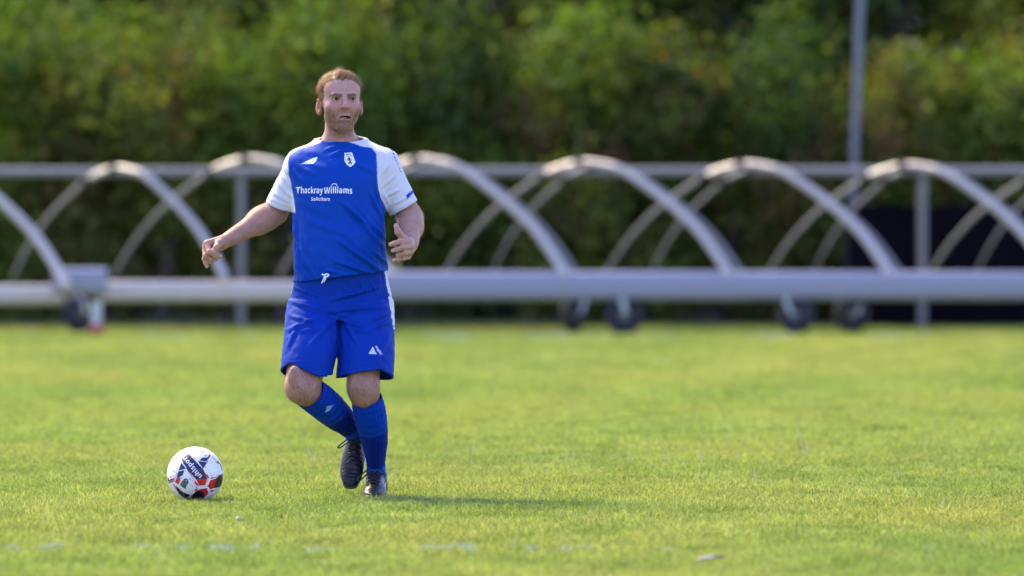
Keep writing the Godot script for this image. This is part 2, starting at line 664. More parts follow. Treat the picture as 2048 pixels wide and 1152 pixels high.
func background() -> void:
	var strip := Soup.new()
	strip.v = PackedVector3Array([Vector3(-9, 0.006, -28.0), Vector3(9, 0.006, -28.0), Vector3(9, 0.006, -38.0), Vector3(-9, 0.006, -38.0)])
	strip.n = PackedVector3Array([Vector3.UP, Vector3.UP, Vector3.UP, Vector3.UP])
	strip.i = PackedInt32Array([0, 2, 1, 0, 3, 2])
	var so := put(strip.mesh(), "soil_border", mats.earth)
	tag(so, "", "", "", "structure")

	var deep := [Color(0.056, 0.094, 0.023), Color(0.077, 0.121, 0.025), Color(0.090, 0.140, 0.031), Color(0.060, 0.098, 0.039)]
	var fresh := [Color(0.114, 0.176, 0.028), Color(0.158, 0.220, 0.038), Color(0.100, 0.169, 0.033), Color(0.208, 0.233, 0.044)]
	var olive := [Color(0.121, 0.149, 0.033), Color(0.172, 0.176, 0.044), Color(0.092, 0.127, 0.026), Color(0.136, 0.091, 0.041)]
	var lime := [Color(0.223, 0.268, 0.041), Color(0.281, 0.304, 0.047), Color(0.179, 0.227, 0.036), Color(0.325, 0.268, 0.054)]
	# shrubs of the hedge: [photograph column, height, palette, tone word]
	var row := [
		[-150, 2.5, fresh, "fresh green"], [110, 2.35, fresh, "mid green"], [330, 2.15, olive, "olive"], [560, 2.45, fresh, "bright green"], [800, 2.2, deep, "dark green"],
		[1010, 2.3, fresh, "mossy green"], [1240, 2.0, olive, "brown flecked"], [1470, 2.25, deep, "deep green"], [1690, 2.05, olive, "dull green"], [1880, 1.85, fresh, "yellow edged"], [2110, 2.3, olive, "russet"]]
	var rel := ["at the far end beyond the boxy corner", "behind the hoop beside the boxy corner", "between the boxy corner hoop and the rail post", "behind the rail post near the player", "rising behind the player's head",
		"between the player and the second hoop", "with a dip above the second hoop", "above the third hoop from the player", "behind the tall thin pole", "low in the dip above the dark screen", "at the far end of the dark screen"]
	for k in row.size():
		var e: Array = row[k]
		var lobes := []
		var h: float = e[1]
		var levels := [0.16, 0.18, 0.40, 0.44, 0.47, 0.70, 0.73, 0.86]
		for q in 8:
			var side := -0.44 if q % 2 == 0 else 0.44
			lobes.append([Vector3(side + rng.randf_range(-0.22, 0.22), h * (levels[q] as float), rng.randf_range(-0.30, 0.42)), Vector3(rng.randf_range(0.30, 0.50), rng.randf_range(0.28, 0.46), rng.randf_range(0.26, 0.40))])
		var w := on_ground(e[0], 1.876) + Vector3(0, 0, rng.randf_range(-0.25, 0.2))
		woody(w, "%s leafy hedge shrub %s" % [e[3], rel[k]], "shrub", "hedge_shrub", "shrubs of the hedge", lobes, 9000, 0.07, e[2], 60 + k, 0.05, h * 0.85)
	# trees standing behind the hedge
	var trees := [[-60, 4.2, lime], [260, 3.6, fresh], [480, 4.4, lime], [760, 4.0, fresh], [1000, 4.6, lime], [1290, 3.9, fresh], [1560, 4.3, olive], [1800, 4.6, deep], [2120, 3.4, lime], [2350, 4.4, deep], [-330, 4.0, deep]]
	var trel := ["above the hedge at the edge beyond the boxy corner", "above the olive hedge shrub", "with pale yellow leaves above the rail post", "rising just beside the player's head", "with lime leaves above the gap between player and hoops",
		"over the dip in the hedge", "half hidden by the tall thin pole", "dark inside, above the low hedge dip", "yellow leaved, over the end of the dark screen", "dark, beyond the dark screen", "dark, beyond the boxy corner"]
	for k in trees.size():
		var e: Array = trees[k]
		var lobes := []
		var h: float = e[1]
		for q in 12:
			var fy := 0.36 + 0.58 * q / 11.0
			lobes.append([Vector3(rng.randf_range(-0.7, 0.7), h * fy, rng.randf_range(-0.5, 0.5)), Vector3(rng.randf_range(0.45, 0.65), h * rng.randf_range(0.09, 0.13), rng.randf_range(0.4, 0.55))])
		woody(on_ground(e[0], 1.96) + Vector3(0, 0, rng.randf_range(-0.4, 0.2)), "leafy tree " + trel[k], "tree", "leafy_tree", "trees behind the hedge", lobes, 8000, 0.10, e[2], 90 + k, 0.10, h * 0.9)
	for k in 22:
		var lobes := []
		var h := 5.2 + rng.randf() * 1.0
		for q in 10:
			lobes.append([Vector3(rng.randf_range(-0.9, 0.9), h * (0.06 + 0.86 * q / 9.0), rng.randf_range(-0.5, 0.5)), Vector3(0.8, h * 0.12, 0.6)])
		woody(on_ground(-500 + (k % 11) * 300 + (150 if k > 10 else 0), 2.045 if k < 11 else 2.12), "tall dark evergreen glimpsed through gaps, behind the leafy trees", "tree", "evergreen_tree", "dark evergreens behind the trees", lobes, 6000, 0.12, deep, 140 + k, 0.12, h * 0.9)

	# thin pole
	var p0 := on_ground(1697, 1.848)
	var pole := thing("tall_pole", "tall thin grey pole leaning slightly before the hedge", "pole", p0)
	var ps := Soup.new()
	var up := Vector3(0.085, 2.4, 0.0)
	ps.tube([Vector3(0, -0.1, 0), up * 0.5, up, up * 2.2], [0.030, 0.029, 0.028, 0.024], 14)
	put(ps.mesh(), "shaft", mats.pole, pole)
	var cap := Soup.new()
	cap.tube([up * 2.2, up * 2.2 + Vector3(0, 0.03, 0), up * 2.2 + Vector3(0, 0.045, 0)], [0.03, 0.03, 0.012], 14)
	put(cap.mesh(), "cap", mats.rubber, pole)

	# dark wind screen
	var sr := 1.842
	var sx0 := (1698.0 - 1024.0) * S * sr
	var scr := thing("wind_screen", "low dark navy screen standing on the grass before the hedge", "screen", Vector3(sx0, 0, D * (1.0 - sr)))
	var wide := 2.6
	var high := EYE - (408.0 - HORIZON) * S * sr
	var sheet := Soup.new()
	var nx := 60
	for side in 2:
		for j in 2:
			for q in nx + 1:
				var x := wide * q / nx
				var z := 0.012 * sin(x * 9.0) + 0.006 * sin(x * 23.0) + (0.004 if side == 0 else -0.004)
				sheet.v.append(Vector3(x, 0.02 if j == 0 else high - 0.015 * sin(x * 3.1), z))
	for side in 2:
		for q in nx:
			var a := side * 2 * (nx + 1) + q
			var b := a + nx + 1
			if side == 0:
				sheet.quad(a, b, b + 1, a + 1)
			else:
				sheet.quad(a, a + 1, b + 1, b)
	sheet.smooth()
	put(sheet.mesh(), "sheet", mats.tarp, scr)
	for q in 4:
		var st := Soup.new()
		var x := wide * q / 3.0
		st.tube([Vector3(x, -0.05, -0.045), Vector3(x, high + 0.02, -0.045)], [0.02, 0.02], 10)
		put(st.mesh(), "stake", mats.rubber, scr)

	# rail fence round the pitch
	var rr := 1.830
	var rail := thing("rail_fence", "grey tubular rail fence with thin posts along the hedge", "fence", Vector3(0, 0, D * (1.0 - rr)))
	var ry := EYE - (345.0 - HORIZON) * S * rr
	var rs := Soup.new()
	rs.tube([Vector3(-7, ry, 0), Vector3(0, ry + 0.004, 0), Vector3(7, ry + 0.012, 0)], [0.034, 0.034, 0.034], 14)
	put(rs.mesh(), "top_rail", mats.galv, rail)
	for px in [-878, 483, 1845, 3200]:
		var x: float = (px - 1024.0) * S * rr
		var q := Soup.new()
		q.tube([Vector3(x, -0.05, 0), Vector3(x, ry - 0.03, 0)], [0.03, 0.03], 12)
		put(q.mesh(), "post", mats.galv, rail)


# ------------------------------------------------------------------ goal frames on wheels
func hoop(parent: Node3D, m: Material, apex: float, top: float, foot: float, r0: float, r1: float, near: float, far: float, wide := 1.0, left := 1.0) -> void:
	# shape read off the photograph: an arch with straight, sloping legs; the near foot is thick, the far one slim
	var sh := [[-277, 240], [-265, 222], [-228, 164], [-178, 106], [-120, 58], [-62, 20], [0, 1], [45, 4], [87, 18], [162, 72], [229, 134], [270, 188], [302, 240]]
	var pts := []
	var n := sh.size()
	for k in n:
		var f := float(k) / (n - 1)
		var ratio := lerpf(r1, r0, f)
		var ky: float = (foot - top) / 225.0
		pts.append(at(apex + sh[k][0] * wide * (left if sh[k][0] < 0 else 1.0), top + sh[k][1] * ky, ratio))
	var c := catmull(pts, 5)
	var rad := []
	for k in c.size():
		rad.append(lerpf(far, near, pow(float(k) / (c.size() - 1), 0.7)))
	var cut := int(c.size() * 0.40)
	var s := Soup.new()
	s.tube(c.slice(cut), rad.slice(cut), 14)
	put(s.mesh(), "hoop", m, parent)
	for q in [cut, cut + 6]:
		var jt := Soup.new()
		var ax: Vector3 = (c[q + 1] - c[q]).normalized() * 0.035
		jt.tube([c[q] - ax, c[q] + ax], [rad[q] + 0.006, rad[q] + 0.006], 14)
		put(jt.mesh(), "joint_sleeve", mats.rubber, parent)
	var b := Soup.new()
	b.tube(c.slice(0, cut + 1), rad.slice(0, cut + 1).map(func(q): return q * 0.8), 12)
	put(b.mesh(), "shade_toned_leg", mats.galv, parent)  # far leg of the same hoop, its shade put into a darker metal


func beam_mesh(x0: float, x1: float, yc: float, half: float, ratio: float, depth := 0.08) -> ArrayMesh:
	# a long rounded profile with capped ends
	var a := at(x0, yc, ratio)
	var b := at(x1, yc, ratio)
	var h := half * S * ratio
	var s := Soup.new()
	var sides := 28
	for e in 2:
		for q in sides:
			var an := TAU * q / sides
			var cy := signf(sin(an)) * pow(absf(sin(an)), 0.55) * h
			var cz := signf(cos(an)) * pow(absf(cos(an)), 0.55) * depth
			s.v.append((a if e == 0 else b) + Vector3(0, cy, cz))
	for q in sides:
		s.quad(q, sides + q, sides + (q + 1) % sides, (q + 1) % sides)
	var ns := PackedVector3Array()
	s.smooth()
	for e in 2:
		var b0 := s.v.size()
		for q in sides:
			s.v.append(s.v[e * sides + q])
			s.n.append(Vector3.LEFT if e == 0 else Vector3.RIGHT)
		for q in range(1, sides - 1):
			if e == 0:
				s.i.append_array(PackedInt32Array([b0, b0 + q, b0 + q + 1]))
			else:
				s.i.append_array(PackedInt32Array([b0, b0 + q + 1, b0 + q]))
	return s.mesh()


func wheel(parent: Node3D, where: Vector3, turn: float, top: Vector3, r := 0.140) -> void:
	var w := Node3D.new()
	w.name = "wheel"
	parent.add_child(w, true)
	w.position = where
	w.rotation.y = turn
	var t := Soup.new()
	var prof := []
	for q in 13:
		var a := TAU * q / 12.0
		prof.append(Vector2(r - 0.05 + 0.05 * cos(a), 0.045 * sin(a)))
	t.lathe(prof, Vector3.ZERO, Vector3(0, 0, 1), 28)
	t.smooth()
	put(t.mesh(), "tyre", mats.rubber, w)
	var h := Soup.new()
	h.lathe([Vector2(0.001, 0.03), Vector2(0.025, 0.03), Vector2(0.03, 0.018), Vector2(r - 0.095, 0.012), Vector2(r - 0.095, -0.012), Vector2(0.03, -0.018), Vector2(0.001, -0.03)], Vector3.ZERO, Vector3(0, 0, 1), 20)
	h.smooth()
	put(h.mesh(), "hub", mats.galv, w)
	var f := Soup.new()
	var d := Vector3(0, 0, 0.06).rotated(Vector3.UP, turn)
	f.tube([where + d, where.lerp(top, 0.55) + d, top + d * 0.4], [0.015, 0.018, 0.024], 10)
	f.tube([where - d, where.lerp(top, 0.55) - d, top - d * 0.4], [0.015, 0.018, 0.024], 10)
	put(f.mesh(), "fork", mats.bracket, parent)


func goal_frames() -> void:
	var r := 1.778
	var gr := 0.140
	# the long frame past the player
	var a := thing("goal_frame", "long pale wheeled goal frame, thick beam and arched hoops, from player to dark screen", "goal frame", Vector3.ZERO, "wheeled goal frames")
	put(beam_mesh(655, 2330, 572, 29, r), "ground_beam", mats.beam, a)
	for e in [[832, 319, 540], [1160, 325, 541], [1482, 329, 541], [1806, 331, 541], [2130, 333, 541]]:
		hoop(a, mats.alu, e[0], e[1], e[2], r - 0.002, r + 0.035, 0.033, 0.012)
	for e in [[1248, 0.15, 1243, 598], [1592, -0.5, 1574, 590]]:
		var c := on_ground(e[0], r) + Vector3(0, gr + 0.005, 0)
		wheel(a, c, e[1], at(e[2], e[3], r) + Vector3(0, 0, 0.02))
	# its twin close behind
	var b := thing("goal_frame", "slimmer darker goal frame standing close behind the long pale one", "goal frame", Vector3.ZERO, "wheeled goal frames")
	var r2 := 1.800
	put(beam_mesh(675, 2380, 575, 22, r2, 0.05), "ground_beam", mats.galv, b)
	for e in [[854, 326, 541], [1184, 334, 541], [1502, 340, 541], [1826, 337, 541], [2152, 340, 541]]:
		hoop(b, mats.galv, e[0], e[1], e[2], r2 - 0.004, r2 + 0.02, 0.024, 0.009, 1.0, 0.74)
	for e in [[1146, 1.1, 1158, 595], [1704, 0.5, 1722, 592]]:
		var c := on_ground(e[0], r2 - 0.012) + Vector3(0, gr + 0.005, 0)
		wheel(b, c, e[1], at(e[2], e[3], r2 - 0.008))
	# the frame on the other side of the player
	var d := thing("goal_frame", "pale goal frame with boxy corner and red-footed prop, beyond the outstretched hand", "goal frame", Vector3.ZERO, "wheeled goal frames")
	var r3 := 1.788
	put(beam_mesh(196, 640, 583, 21, r3, 0.06), "ground_beam", mats.alu, d)
	put(beam_mesh(-260, 128, 590, 20, r3, 0.06), "ground_beam", mats.alu, d)
	put(beam_mesh(106, 214, 563, 27, r3 - 0.012, 0.07), "corner_box", mats.beam, d)
	hoop(d, mats.alu, 228, 337, 545, r3 - 0.004, r3 + 0.03, 0.031, 0.012, 0.74)
	hoop(d, mats.alu, 492, 318, 545, r3 - 0.004, r3 + 0.03, 0.030, 0.013, 0.98)
	hoop(d, mats.alu, -160, 325, 560, r3 - 0.02, r3 + 0.03, 0.034, 0.019, 0.98)
	for e in [[158, 0.9, 150, 590]]:
		wheel(d, on_ground(e[0], r3) + Vector3(0, gr + 0.005, 0), e[1], at(e[2], e[3], r3))
	var leg := Soup.new()
	var l0 := on_ground(193, r3 - 0.02)
	leg.tube([l0 + Vector3(0, 0.06, 0), l0 + Vector3(0, 0.24, 0)], [0.034, 0.036], 14)
	put(leg.mesh(), "prop_leg", mats.bracket, d)
	var ft := Soup.new()
	ft.tube([l0 + Vector3(0, -0.01, 0), l0 + Vector3(0, 0.05, 0), l0 + Vector3(0, 0.085, 0)], [0.052, 0.046, 0.036], 16)
	put(ft.mesh(), "foot", mats.red, d)


# ------------------------------------------------------------------ printing flat shapes and lettering into textures
func print_tri(img: Image, a: Vector2, b: Vector2, c: Vector2, col: Color) -> void:
	var w := img.get_width()
	var h := img.get_height()
	var x0 := clampi(int(floorf(minf(a.x, minf(b.x, c.x)))), 0, w - 1)
	var x1 := clampi(int(ceilf(maxf(a.x, maxf(b.x, c.x)))), 0, w - 1)
	var y0 := clampi(int(floorf(minf(a.y, minf(b.y, c.y)))), 0, h - 1)
	var y1 := clampi(int(ceilf(maxf(a.y, maxf(b.y, c.y)))), 0, h - 1)
	var den := (b - a).cross(c - a)
	if absf(den) < 1e-9:
		return
	for y in range(y0, y1 + 1):
		for x in range(x0, x1 + 1):
			var p := Vector2(x + 0.5, y + 0.5)
			var u := (b - p).cross(c - p) / den
			var v := (c - p).cross(a - p) / den
			if u >= -0.001 and v >= -0.001 and u + v <= 1.001:
				img.set_pixel(x, y, col)


func print_poly(img: Image, pts: PackedVector2Array, col: Color) -> void:
	var t := Geometry2D.triangulate_polygon(pts)
	for k in range(0, t.size(), 3):
		print_tri(img, pts[t[k]], pts[t[k + 1]], pts[t[k + 2]], col)


func letters(text: String, bold := false) -> PackedVector2Array:
	# triangles of the lettering, in units of the font's height, starting at the left of the baseline
	var f := SystemFont.new()
	f.font_names = PackedStringArray(["Droid Sans"])
	f.font_weight = 700 if bold else 400
	var tm := TextMesh.new()
	tm.font = f
	tm.text = text
	tm.font_size = 64
	tm.pixel_size = 1.0 / 64.0
	tm.depth = 0.0
	tm.curve_step = 1.5
	tm.horizontal_alignment = HORIZONTAL_ALIGNMENT_LEFT
	tm.vertical_alignment = VERTICAL_ALIGNMENT_BOTTOM
	var out := PackedVector2Array()
	var arr := tm.get_mesh_arrays()
	var vs: PackedVector3Array = arr[Mesh.ARRAY_VERTEX]
	var ix: PackedInt32Array = arr[Mesh.ARRAY_INDEX] if arr[Mesh.ARRAY_INDEX] != null else PackedInt32Array()
	if ix.is_empty():
		for v in vs:
			out.append(Vector2(v.x, v.y))
	else:
		for k in ix:
			out.append(Vector2(vs[k].x, vs[k].y))
	var lo := Vector2(1e9, 1e9)
	var hi := -lo
	for p in out:
		lo = lo.min(p)
		hi = hi.max(p)
	for k in out.size():
		out[k] = (out[k] - lo) / (hi - lo)
	return out    # 0..1 across the box of the text


# ------------------------------------------------------------------ ball
func ball() -> void:
	var R := 0.1092
	var N := 1024
	var big := Image.create(N, N, false, Image.FORMAT_RGBA8)
	big.fill(lin(0.80, 0.79, 0.80))
	var to_tex := func(p: Vector2) -> Vector2:
		var d := Vector2((p.x - 648.0) / 417.0, -(p.y - 565.0) / 417.0)
		var l := minf(d.length(), 0.9999)
		var th := asin(l)
		var k := th / TAU
		var dir := d.normalized() if l > 1e-6 else Vector2.ZERO
		return Vector2(0.5 + dir.x * k, 0.5 - dir.y * k) * N
	var shape := func(pts: Array, col: Color) -> void:
		var q := PackedVector2Array()
		for k in pts.size():
			var a := Vector2(pts[k][0], pts[k][1])
			var b := Vector2(pts[(k + 1) % pts.size()][0], pts[(k + 1) % pts.size()][1])
			for s in 6:
				q.append(to_tex.call(a.lerp(b, s / 6.0)))
		print_poly(big, q, col)
	var stroke := func(pts: Array, w: float, col: Color) -> void:
		for k in pts.size() - 1:
			var a := Vector2(pts[k][0], pts[k][1])
			var b := Vector2(pts[k + 1][0], pts[k + 1][1])
			var o := (b - a).orthogonal().normalized() * w * 0.5
			shape.call([[a.x + o.x, a.y + o.y], [b.x + o.x, b.y + o.y], [b.x - o.x, b.y - o.y], [a.x - o.x, a.y - o.y]], col)
	var navy := lin(0.020, 0.016, 0.060)
	var black := lin(0.010, 0.010, 0.018)
	var red := lin(0.62, 0.020, 0.022)
	var orange := lin(0.75, 0.09, 0.03)
	var white := lin(0.80, 0.79, 0.80)
	# fade of the print at the end of the band
	for k in 6:
		var f := k / 6.0
		shape.call([[440 - 28 * (1 - f), 268 - 20 * (1 - f)], [545 - 10 * (1 - f), 215 - 8 * (1 - f)], [562, 238], [455, 288]], white.lerp(lin(0.75, 0.30, 0.30), f * 0.8))
	shape.call([[453, 288], [560, 238], [785, 470], [838, 605], [672, 612], [535, 462], [462, 345]], navy)
	for k in 5:
		var f := k / 4.0
		shape.call([[672 - 2 + f * 10, 600 + f * 16], [838 - f * 2, 596 + f * 16], [812, 700], [722, 708]], navy.lerp(red, f))
	# branches of the star
	shape.call([[455, 368], [528, 458], [415, 488]], navy)
	shape.call([[505, 478], [478, 556], [384, 606], [412, 500]], navy)
	shape.call([[384, 606], [442, 582], [402, 690], [360, 658]], red)
	stroke.call([[440, 590], [410, 690]], 12, orange)
	stroke.call([[405, 496], [518, 470]], 8, white)
	stroke.call([[455, 350], [535, 452]], 8, white)
	stroke.call([[398, 520], [362, 600], [352, 660]], 7, red)
	shape.call([[700, 350], [720, 345], [765, 295], [835, 300], [885, 262], [848, 350], [780, 458]], navy)
	stroke.call([[715, 345], [826, 356], [892, 278]], 8, white)
	stroke.call([[802, 276], [832, 262]], 16, orange)
	stroke.call([[850, 290], [872, 255]], 18, red)
	stroke.call([[560, 222], [668, 322]], 6, red)
	stroke.call([[790, 488], [852, 612], [835, 660]], 7, red)
	stroke.call([[545, 474], [640, 610], [716, 710]], 10, red)
	stroke.call([[655, 650], [700, 708]], 22, red)
	stroke.call([[830, 540], [862, 600]], 20, red)
	stroke.call([[905, 300], [960, 340], [1002, 400]], 9, red)
	stroke.call([[955, 360], [985, 390]], 9, orange)
	stroke.call([[985, 350], [1030, 420], [1052, 500]], 14, navy)
	stroke.call([[720, 200], [790, 225]], 8, navy)
	# the corner at the rim
	shape.call([[240, 572], [270, 632], [345, 600], [345, 650], [256, 690], [243, 640]], black)
	stroke.call([[275, 592], [300, 588]], 16, orange)
	stroke.call([[310, 622], [350, 618]], 26, red)
	stroke.call([[246, 668], [345, 632]], 6, white)
	# right-hand arm: red running into black
	shape.call([[882, 630], [1000, 598], [965, 735], [880, 768], [850, 715]], red)
	for k in 5:
		var f := k / 4.0
		shape.call([[940 + 50 * f, 618 - 10 * f], [1058, 535], [1062, 690], [1012, 745], [905 + 55 * f, 752 - 10 * f]], red.lerp(black, f))
	stroke.call([[885, 612], [960, 590], [1050, 548]], 7, red)
	stroke.call([[890, 602], [940, 592]], 18, red)
	stroke.call([[870, 800], [925, 795], [985, 765]], 8, red)
	stroke.call([[880, 795], [925, 785]], 18, red)
	# lower arm
	shape.call([[735, 760], [835, 748], [852, 822], [790, 882], [720, 800]], red)
	for k in 5:
		var f := k / 4.0
		shape.call([[600, 862], [690, 775], [775 - 45 * f, 775 + 10 * f], [835 - 55 * f, 850 + 25 * f], [700, 968], [560, 950], [512, 915]], red.lerp(black, f))
	stroke.call([[850, 830], [770, 905]], 7, red)
	stroke.call([[640, 835], [725, 755]], 7, red)
	stroke.call([[655, 790], [695, 750]], 20, red)
	# lower left arm
	shape.call([[362, 700], [480, 800], [592, 855], [500, 915], [410, 830]], black)
	stroke.call([[330, 690], [375, 760], [408, 810]], 14, red)
	stroke.call([[355, 690], [470, 800], [600, 852]], 7, white)
	stroke.call([[480, 805], [490, 890]], 6, lin(0.45, 0.45, 0.5))
	stroke.call([[520, 910], [620, 856]], 5, lin(0.45, 0.45, 0.5))
	stroke.call([[410, 920], [500, 935]], 10, orange)
	# white seams of the three-armed joint
	stroke.call([[606, 722], [720, 716], [836, 722]], 13, white)
	stroke.call([[838, 722], [862, 660], [888, 604]], 13, white)
	stroke.call([[838, 722], [868, 800], [880, 862]], 13, white)
	stroke.call([[606, 716], [836, 716]], 3, lin(0.3, 0.3, 0.34))
	# sticker: a dark arch-shaped emblem
	shape.call([[436, 700], [470, 640], [500, 608], [540, 600], [562, 625], [566, 668], [528, 720], [520, 762], [470, 730]], lin(0.09, 0.10, 0.06))
	shape.call([[500, 690], [520, 650], [552, 665], [530, 715]], lin(0.06, 0.17, 0.20))
	shape.call([[512, 625], [540, 612], [548, 640], [525, 650]], lin(0.40, 0.30, 0.24))
	shape.call([[455, 700], [485, 650], [498, 660], [475, 715]], lin(0.20, 0.21, 0.09))
	# lettering on the band
	var tri := letters("uhlsport", true)
	var start := Vector2(748, 580)
	var end := Vector2(474, 262)
	var along := end - start
	var upv := Vector2(along.y, -along.x).normalized() * 100.0     # the tops of the letters face down and left in the picture
	var o := Vector2(0, 0) - upv * 0.50
	for k in range(0, tri.size(), 3):
		var q := []
		for j in 3:
			var t := tri[k + j]
			q.append(to_tex.call(start + along * t.x + upv * t.y + o))
		print_tri(big, q[0], q[1], q[2], white)
	# scuffs and grass stains
	var gn := FastNoiseLite.new()
	gn.seed = 77
	gn.frequency = 0.03
	var gn2 := FastNoiseLite.new()
	gn2.seed = 78
	gn2.frequency = 0.15
	for y in range(240, 790):
		for x in range(240, 790):
			var nse := gn.get_noise_2d(x, y) + 0.5 * gn2.get_noise_2d(x, y)
			if nse > 0.32:
				var c := big.get_pixel(x, y)
				big.set_pixel(x, y, c.lerp(Color(0.50, 0.50, 0.36), minf(0.3, (nse - 0.32) * 0.8) * (1.0 if c.g > 0.5 else 0.25)))
	var tex := ImageTexture.create_from_image(big)
	var m := mat(Color.WHITE, 0.38)
	m.albedo_texture = tex
	m.metallic_specular = 0.45

	var where := on_ground(390, 0.9895)
	var b := thing("football", "white match football with navy and red star print, on the grass", "football", where + Vector3(0, R + 0.001, 0))
	# panels of a truncated icosahedron, each a cushion of its own with sunken seams
	var phi := (1.0 + sqrt(5.0)) / 2.0
	var pent := []
	for s1 in [-1.0, 1.0]:
		for s2 in [-1.0, 1.0]:
			pent.append(Vector3(0, s1, s2 * phi).normalized())
			pent.append(Vector3(s1, s2 * phi, 0).normalized())
			pent.append(Vector3(s2 * phi, 0, s1).normalized())
	var hexa := []
	for a in 12:
		for c in range(a + 1, 12):
			for d in range(c + 1, 12):
				if pent[a].dot(pent[c]) > 0.4 and pent[a].dot(pent[d]) > 0.4 and pent[c].dot(pent[d]) > 0.4:
					hexa.append((pent[a] + pent[c] + pent[d]).normalized())
	# turn it so that one joint of three seams lies where the photograph shows one
	var joint: Vector3 = (pent[0] * 1.0 + hexa[0] * 0.0)
	var near := []
	for hx in hexa:
		if hx.dot(pent[0]) > 0.7:
			near.append(hx)
	var h0: Vector3 = near[0]
	var h1: Vector3 = near[0]
	for hx in near:
		if hx != h0 and hx.dot(h0) > 0.6:
			h1 = hx
	joint = (pent[0] * 0.939 + (h0 + h1) * 1.0).normalized()
	var want := Vector3((838.0 - 648.0) / 417.0, -(722.0 - 565.0) / 417.0, 0)
	want.z = sqrt(1.0 - want.x * want.x - want.y * want.y)
	var turn := Basis(Quaternion(joint, want))
	var seam_now: Vector3 = (turn * (h0 + h1).normalized() - want).slide(want).normalized()
	var seam_want := (Vector3(-0.46, -0.38, 0.80).normalized() - want).slide(want).normalized()
	seam_want = Vector3(-1, 0.0, 0).slide(want).normalized()
	turn = Basis(want, seam_now.signed_angle_to(seam_want, want)) * turn
	var centres := []
	for p in pent:
		centres.append([turn * p, 0.939])
	for p in hexa:
		centres.append([turn * p, 1.0])
	for ci in centres.size():
		var cdir: Vector3 = centres[ci][0]
		# neighbours
		var planes := []
		for cj in centres.size():
			if cj == ci:
				continue
			var cd: Vector3 = centres[cj][0]
			if cd.dot(cdir) > 0.55:
				# the plane between two panels (weights make pentagons smaller than hexagons)
				var nn: Vector3 = cd * (1.0 / 1.0) * (0.9728 if centres[cj][1] < 1.0 else 1.0) - cdir * (0.9728 if centres[ci][1] < 1.0 else 1.0)
				planes.append(nn)
		var ux := cdir.cross(Vector3.UP if absf(cdir.y) < 0.9 else Vector3.RIGHT).normalized()
		var uy := cdir.cross(ux)
		var s := Soup.new()
		var rings := 7
		var seg := 30
		for q in rings + 1:
			for k in seg:
				var an := TAU * k / seg
				var dir := ux * cos(an) + uy * sin(an)
				# distance to the border in this direction
				var tmax := 1.2
				for nn in planes:
					var dn: float = dir.dot(nn)
					if dn > 1e-6:
						tmax = minf(tmax, -cdir.dot(nn) / dn)
				var f: float = [0.0, 0.3, 0.55, 0.75, 0.88, 0.955, 0.985, 1.0][q]
				var p := (cdir + dir * tmax * f).normalized()
				var rr := R * ([1.0, 1.0, 1.0, 1.0, 1.0, 0.998, 0.993, 0.985][q] as float)
				s.v.append(p * rr)
				var th := acos(clampf(p.z, -1, 1))
				var l := Vector2(p.x, p.y).normalized() * th / TAU
				s.uv.append(Vector2(0.5 + l.x, 0.5 - l.y))
		for q in rings:
			for k in seg:
				var a := q * seg + k
				var c := q * seg + (k + 1) % seg
				s.quad(a, a + seg, c + seg, c)
		s.smooth()
		# outward
		if s.n[seg * 3].dot(cdir) < 0:
			for k in range(0, s.i.size(), 3):
				var tmp := s.i[k + 1]
				s.i[k + 1] = s.i[k + 2]
				s.i[k + 2] = tmp
			s.smooth()
		for k in seg:
			s.n[k] = cdir
		put(s.mesh(), "panel", m, b)
	var core := Soup.new()
	var prof := []
	for q in 17:
		var a := PI * q / 16.0
		prof.append(Vector2(maxf(0.0002, sin(a)) * R * 0.978, cos(a) * R * 0.978))
	core.lathe(prof, Vector3.ZERO, Vector3.UP, 32)
	core.smooth()
	put(core.mesh(), "bladder", mat(lin(0.30, 0.29, 0.28), 0.8), b)


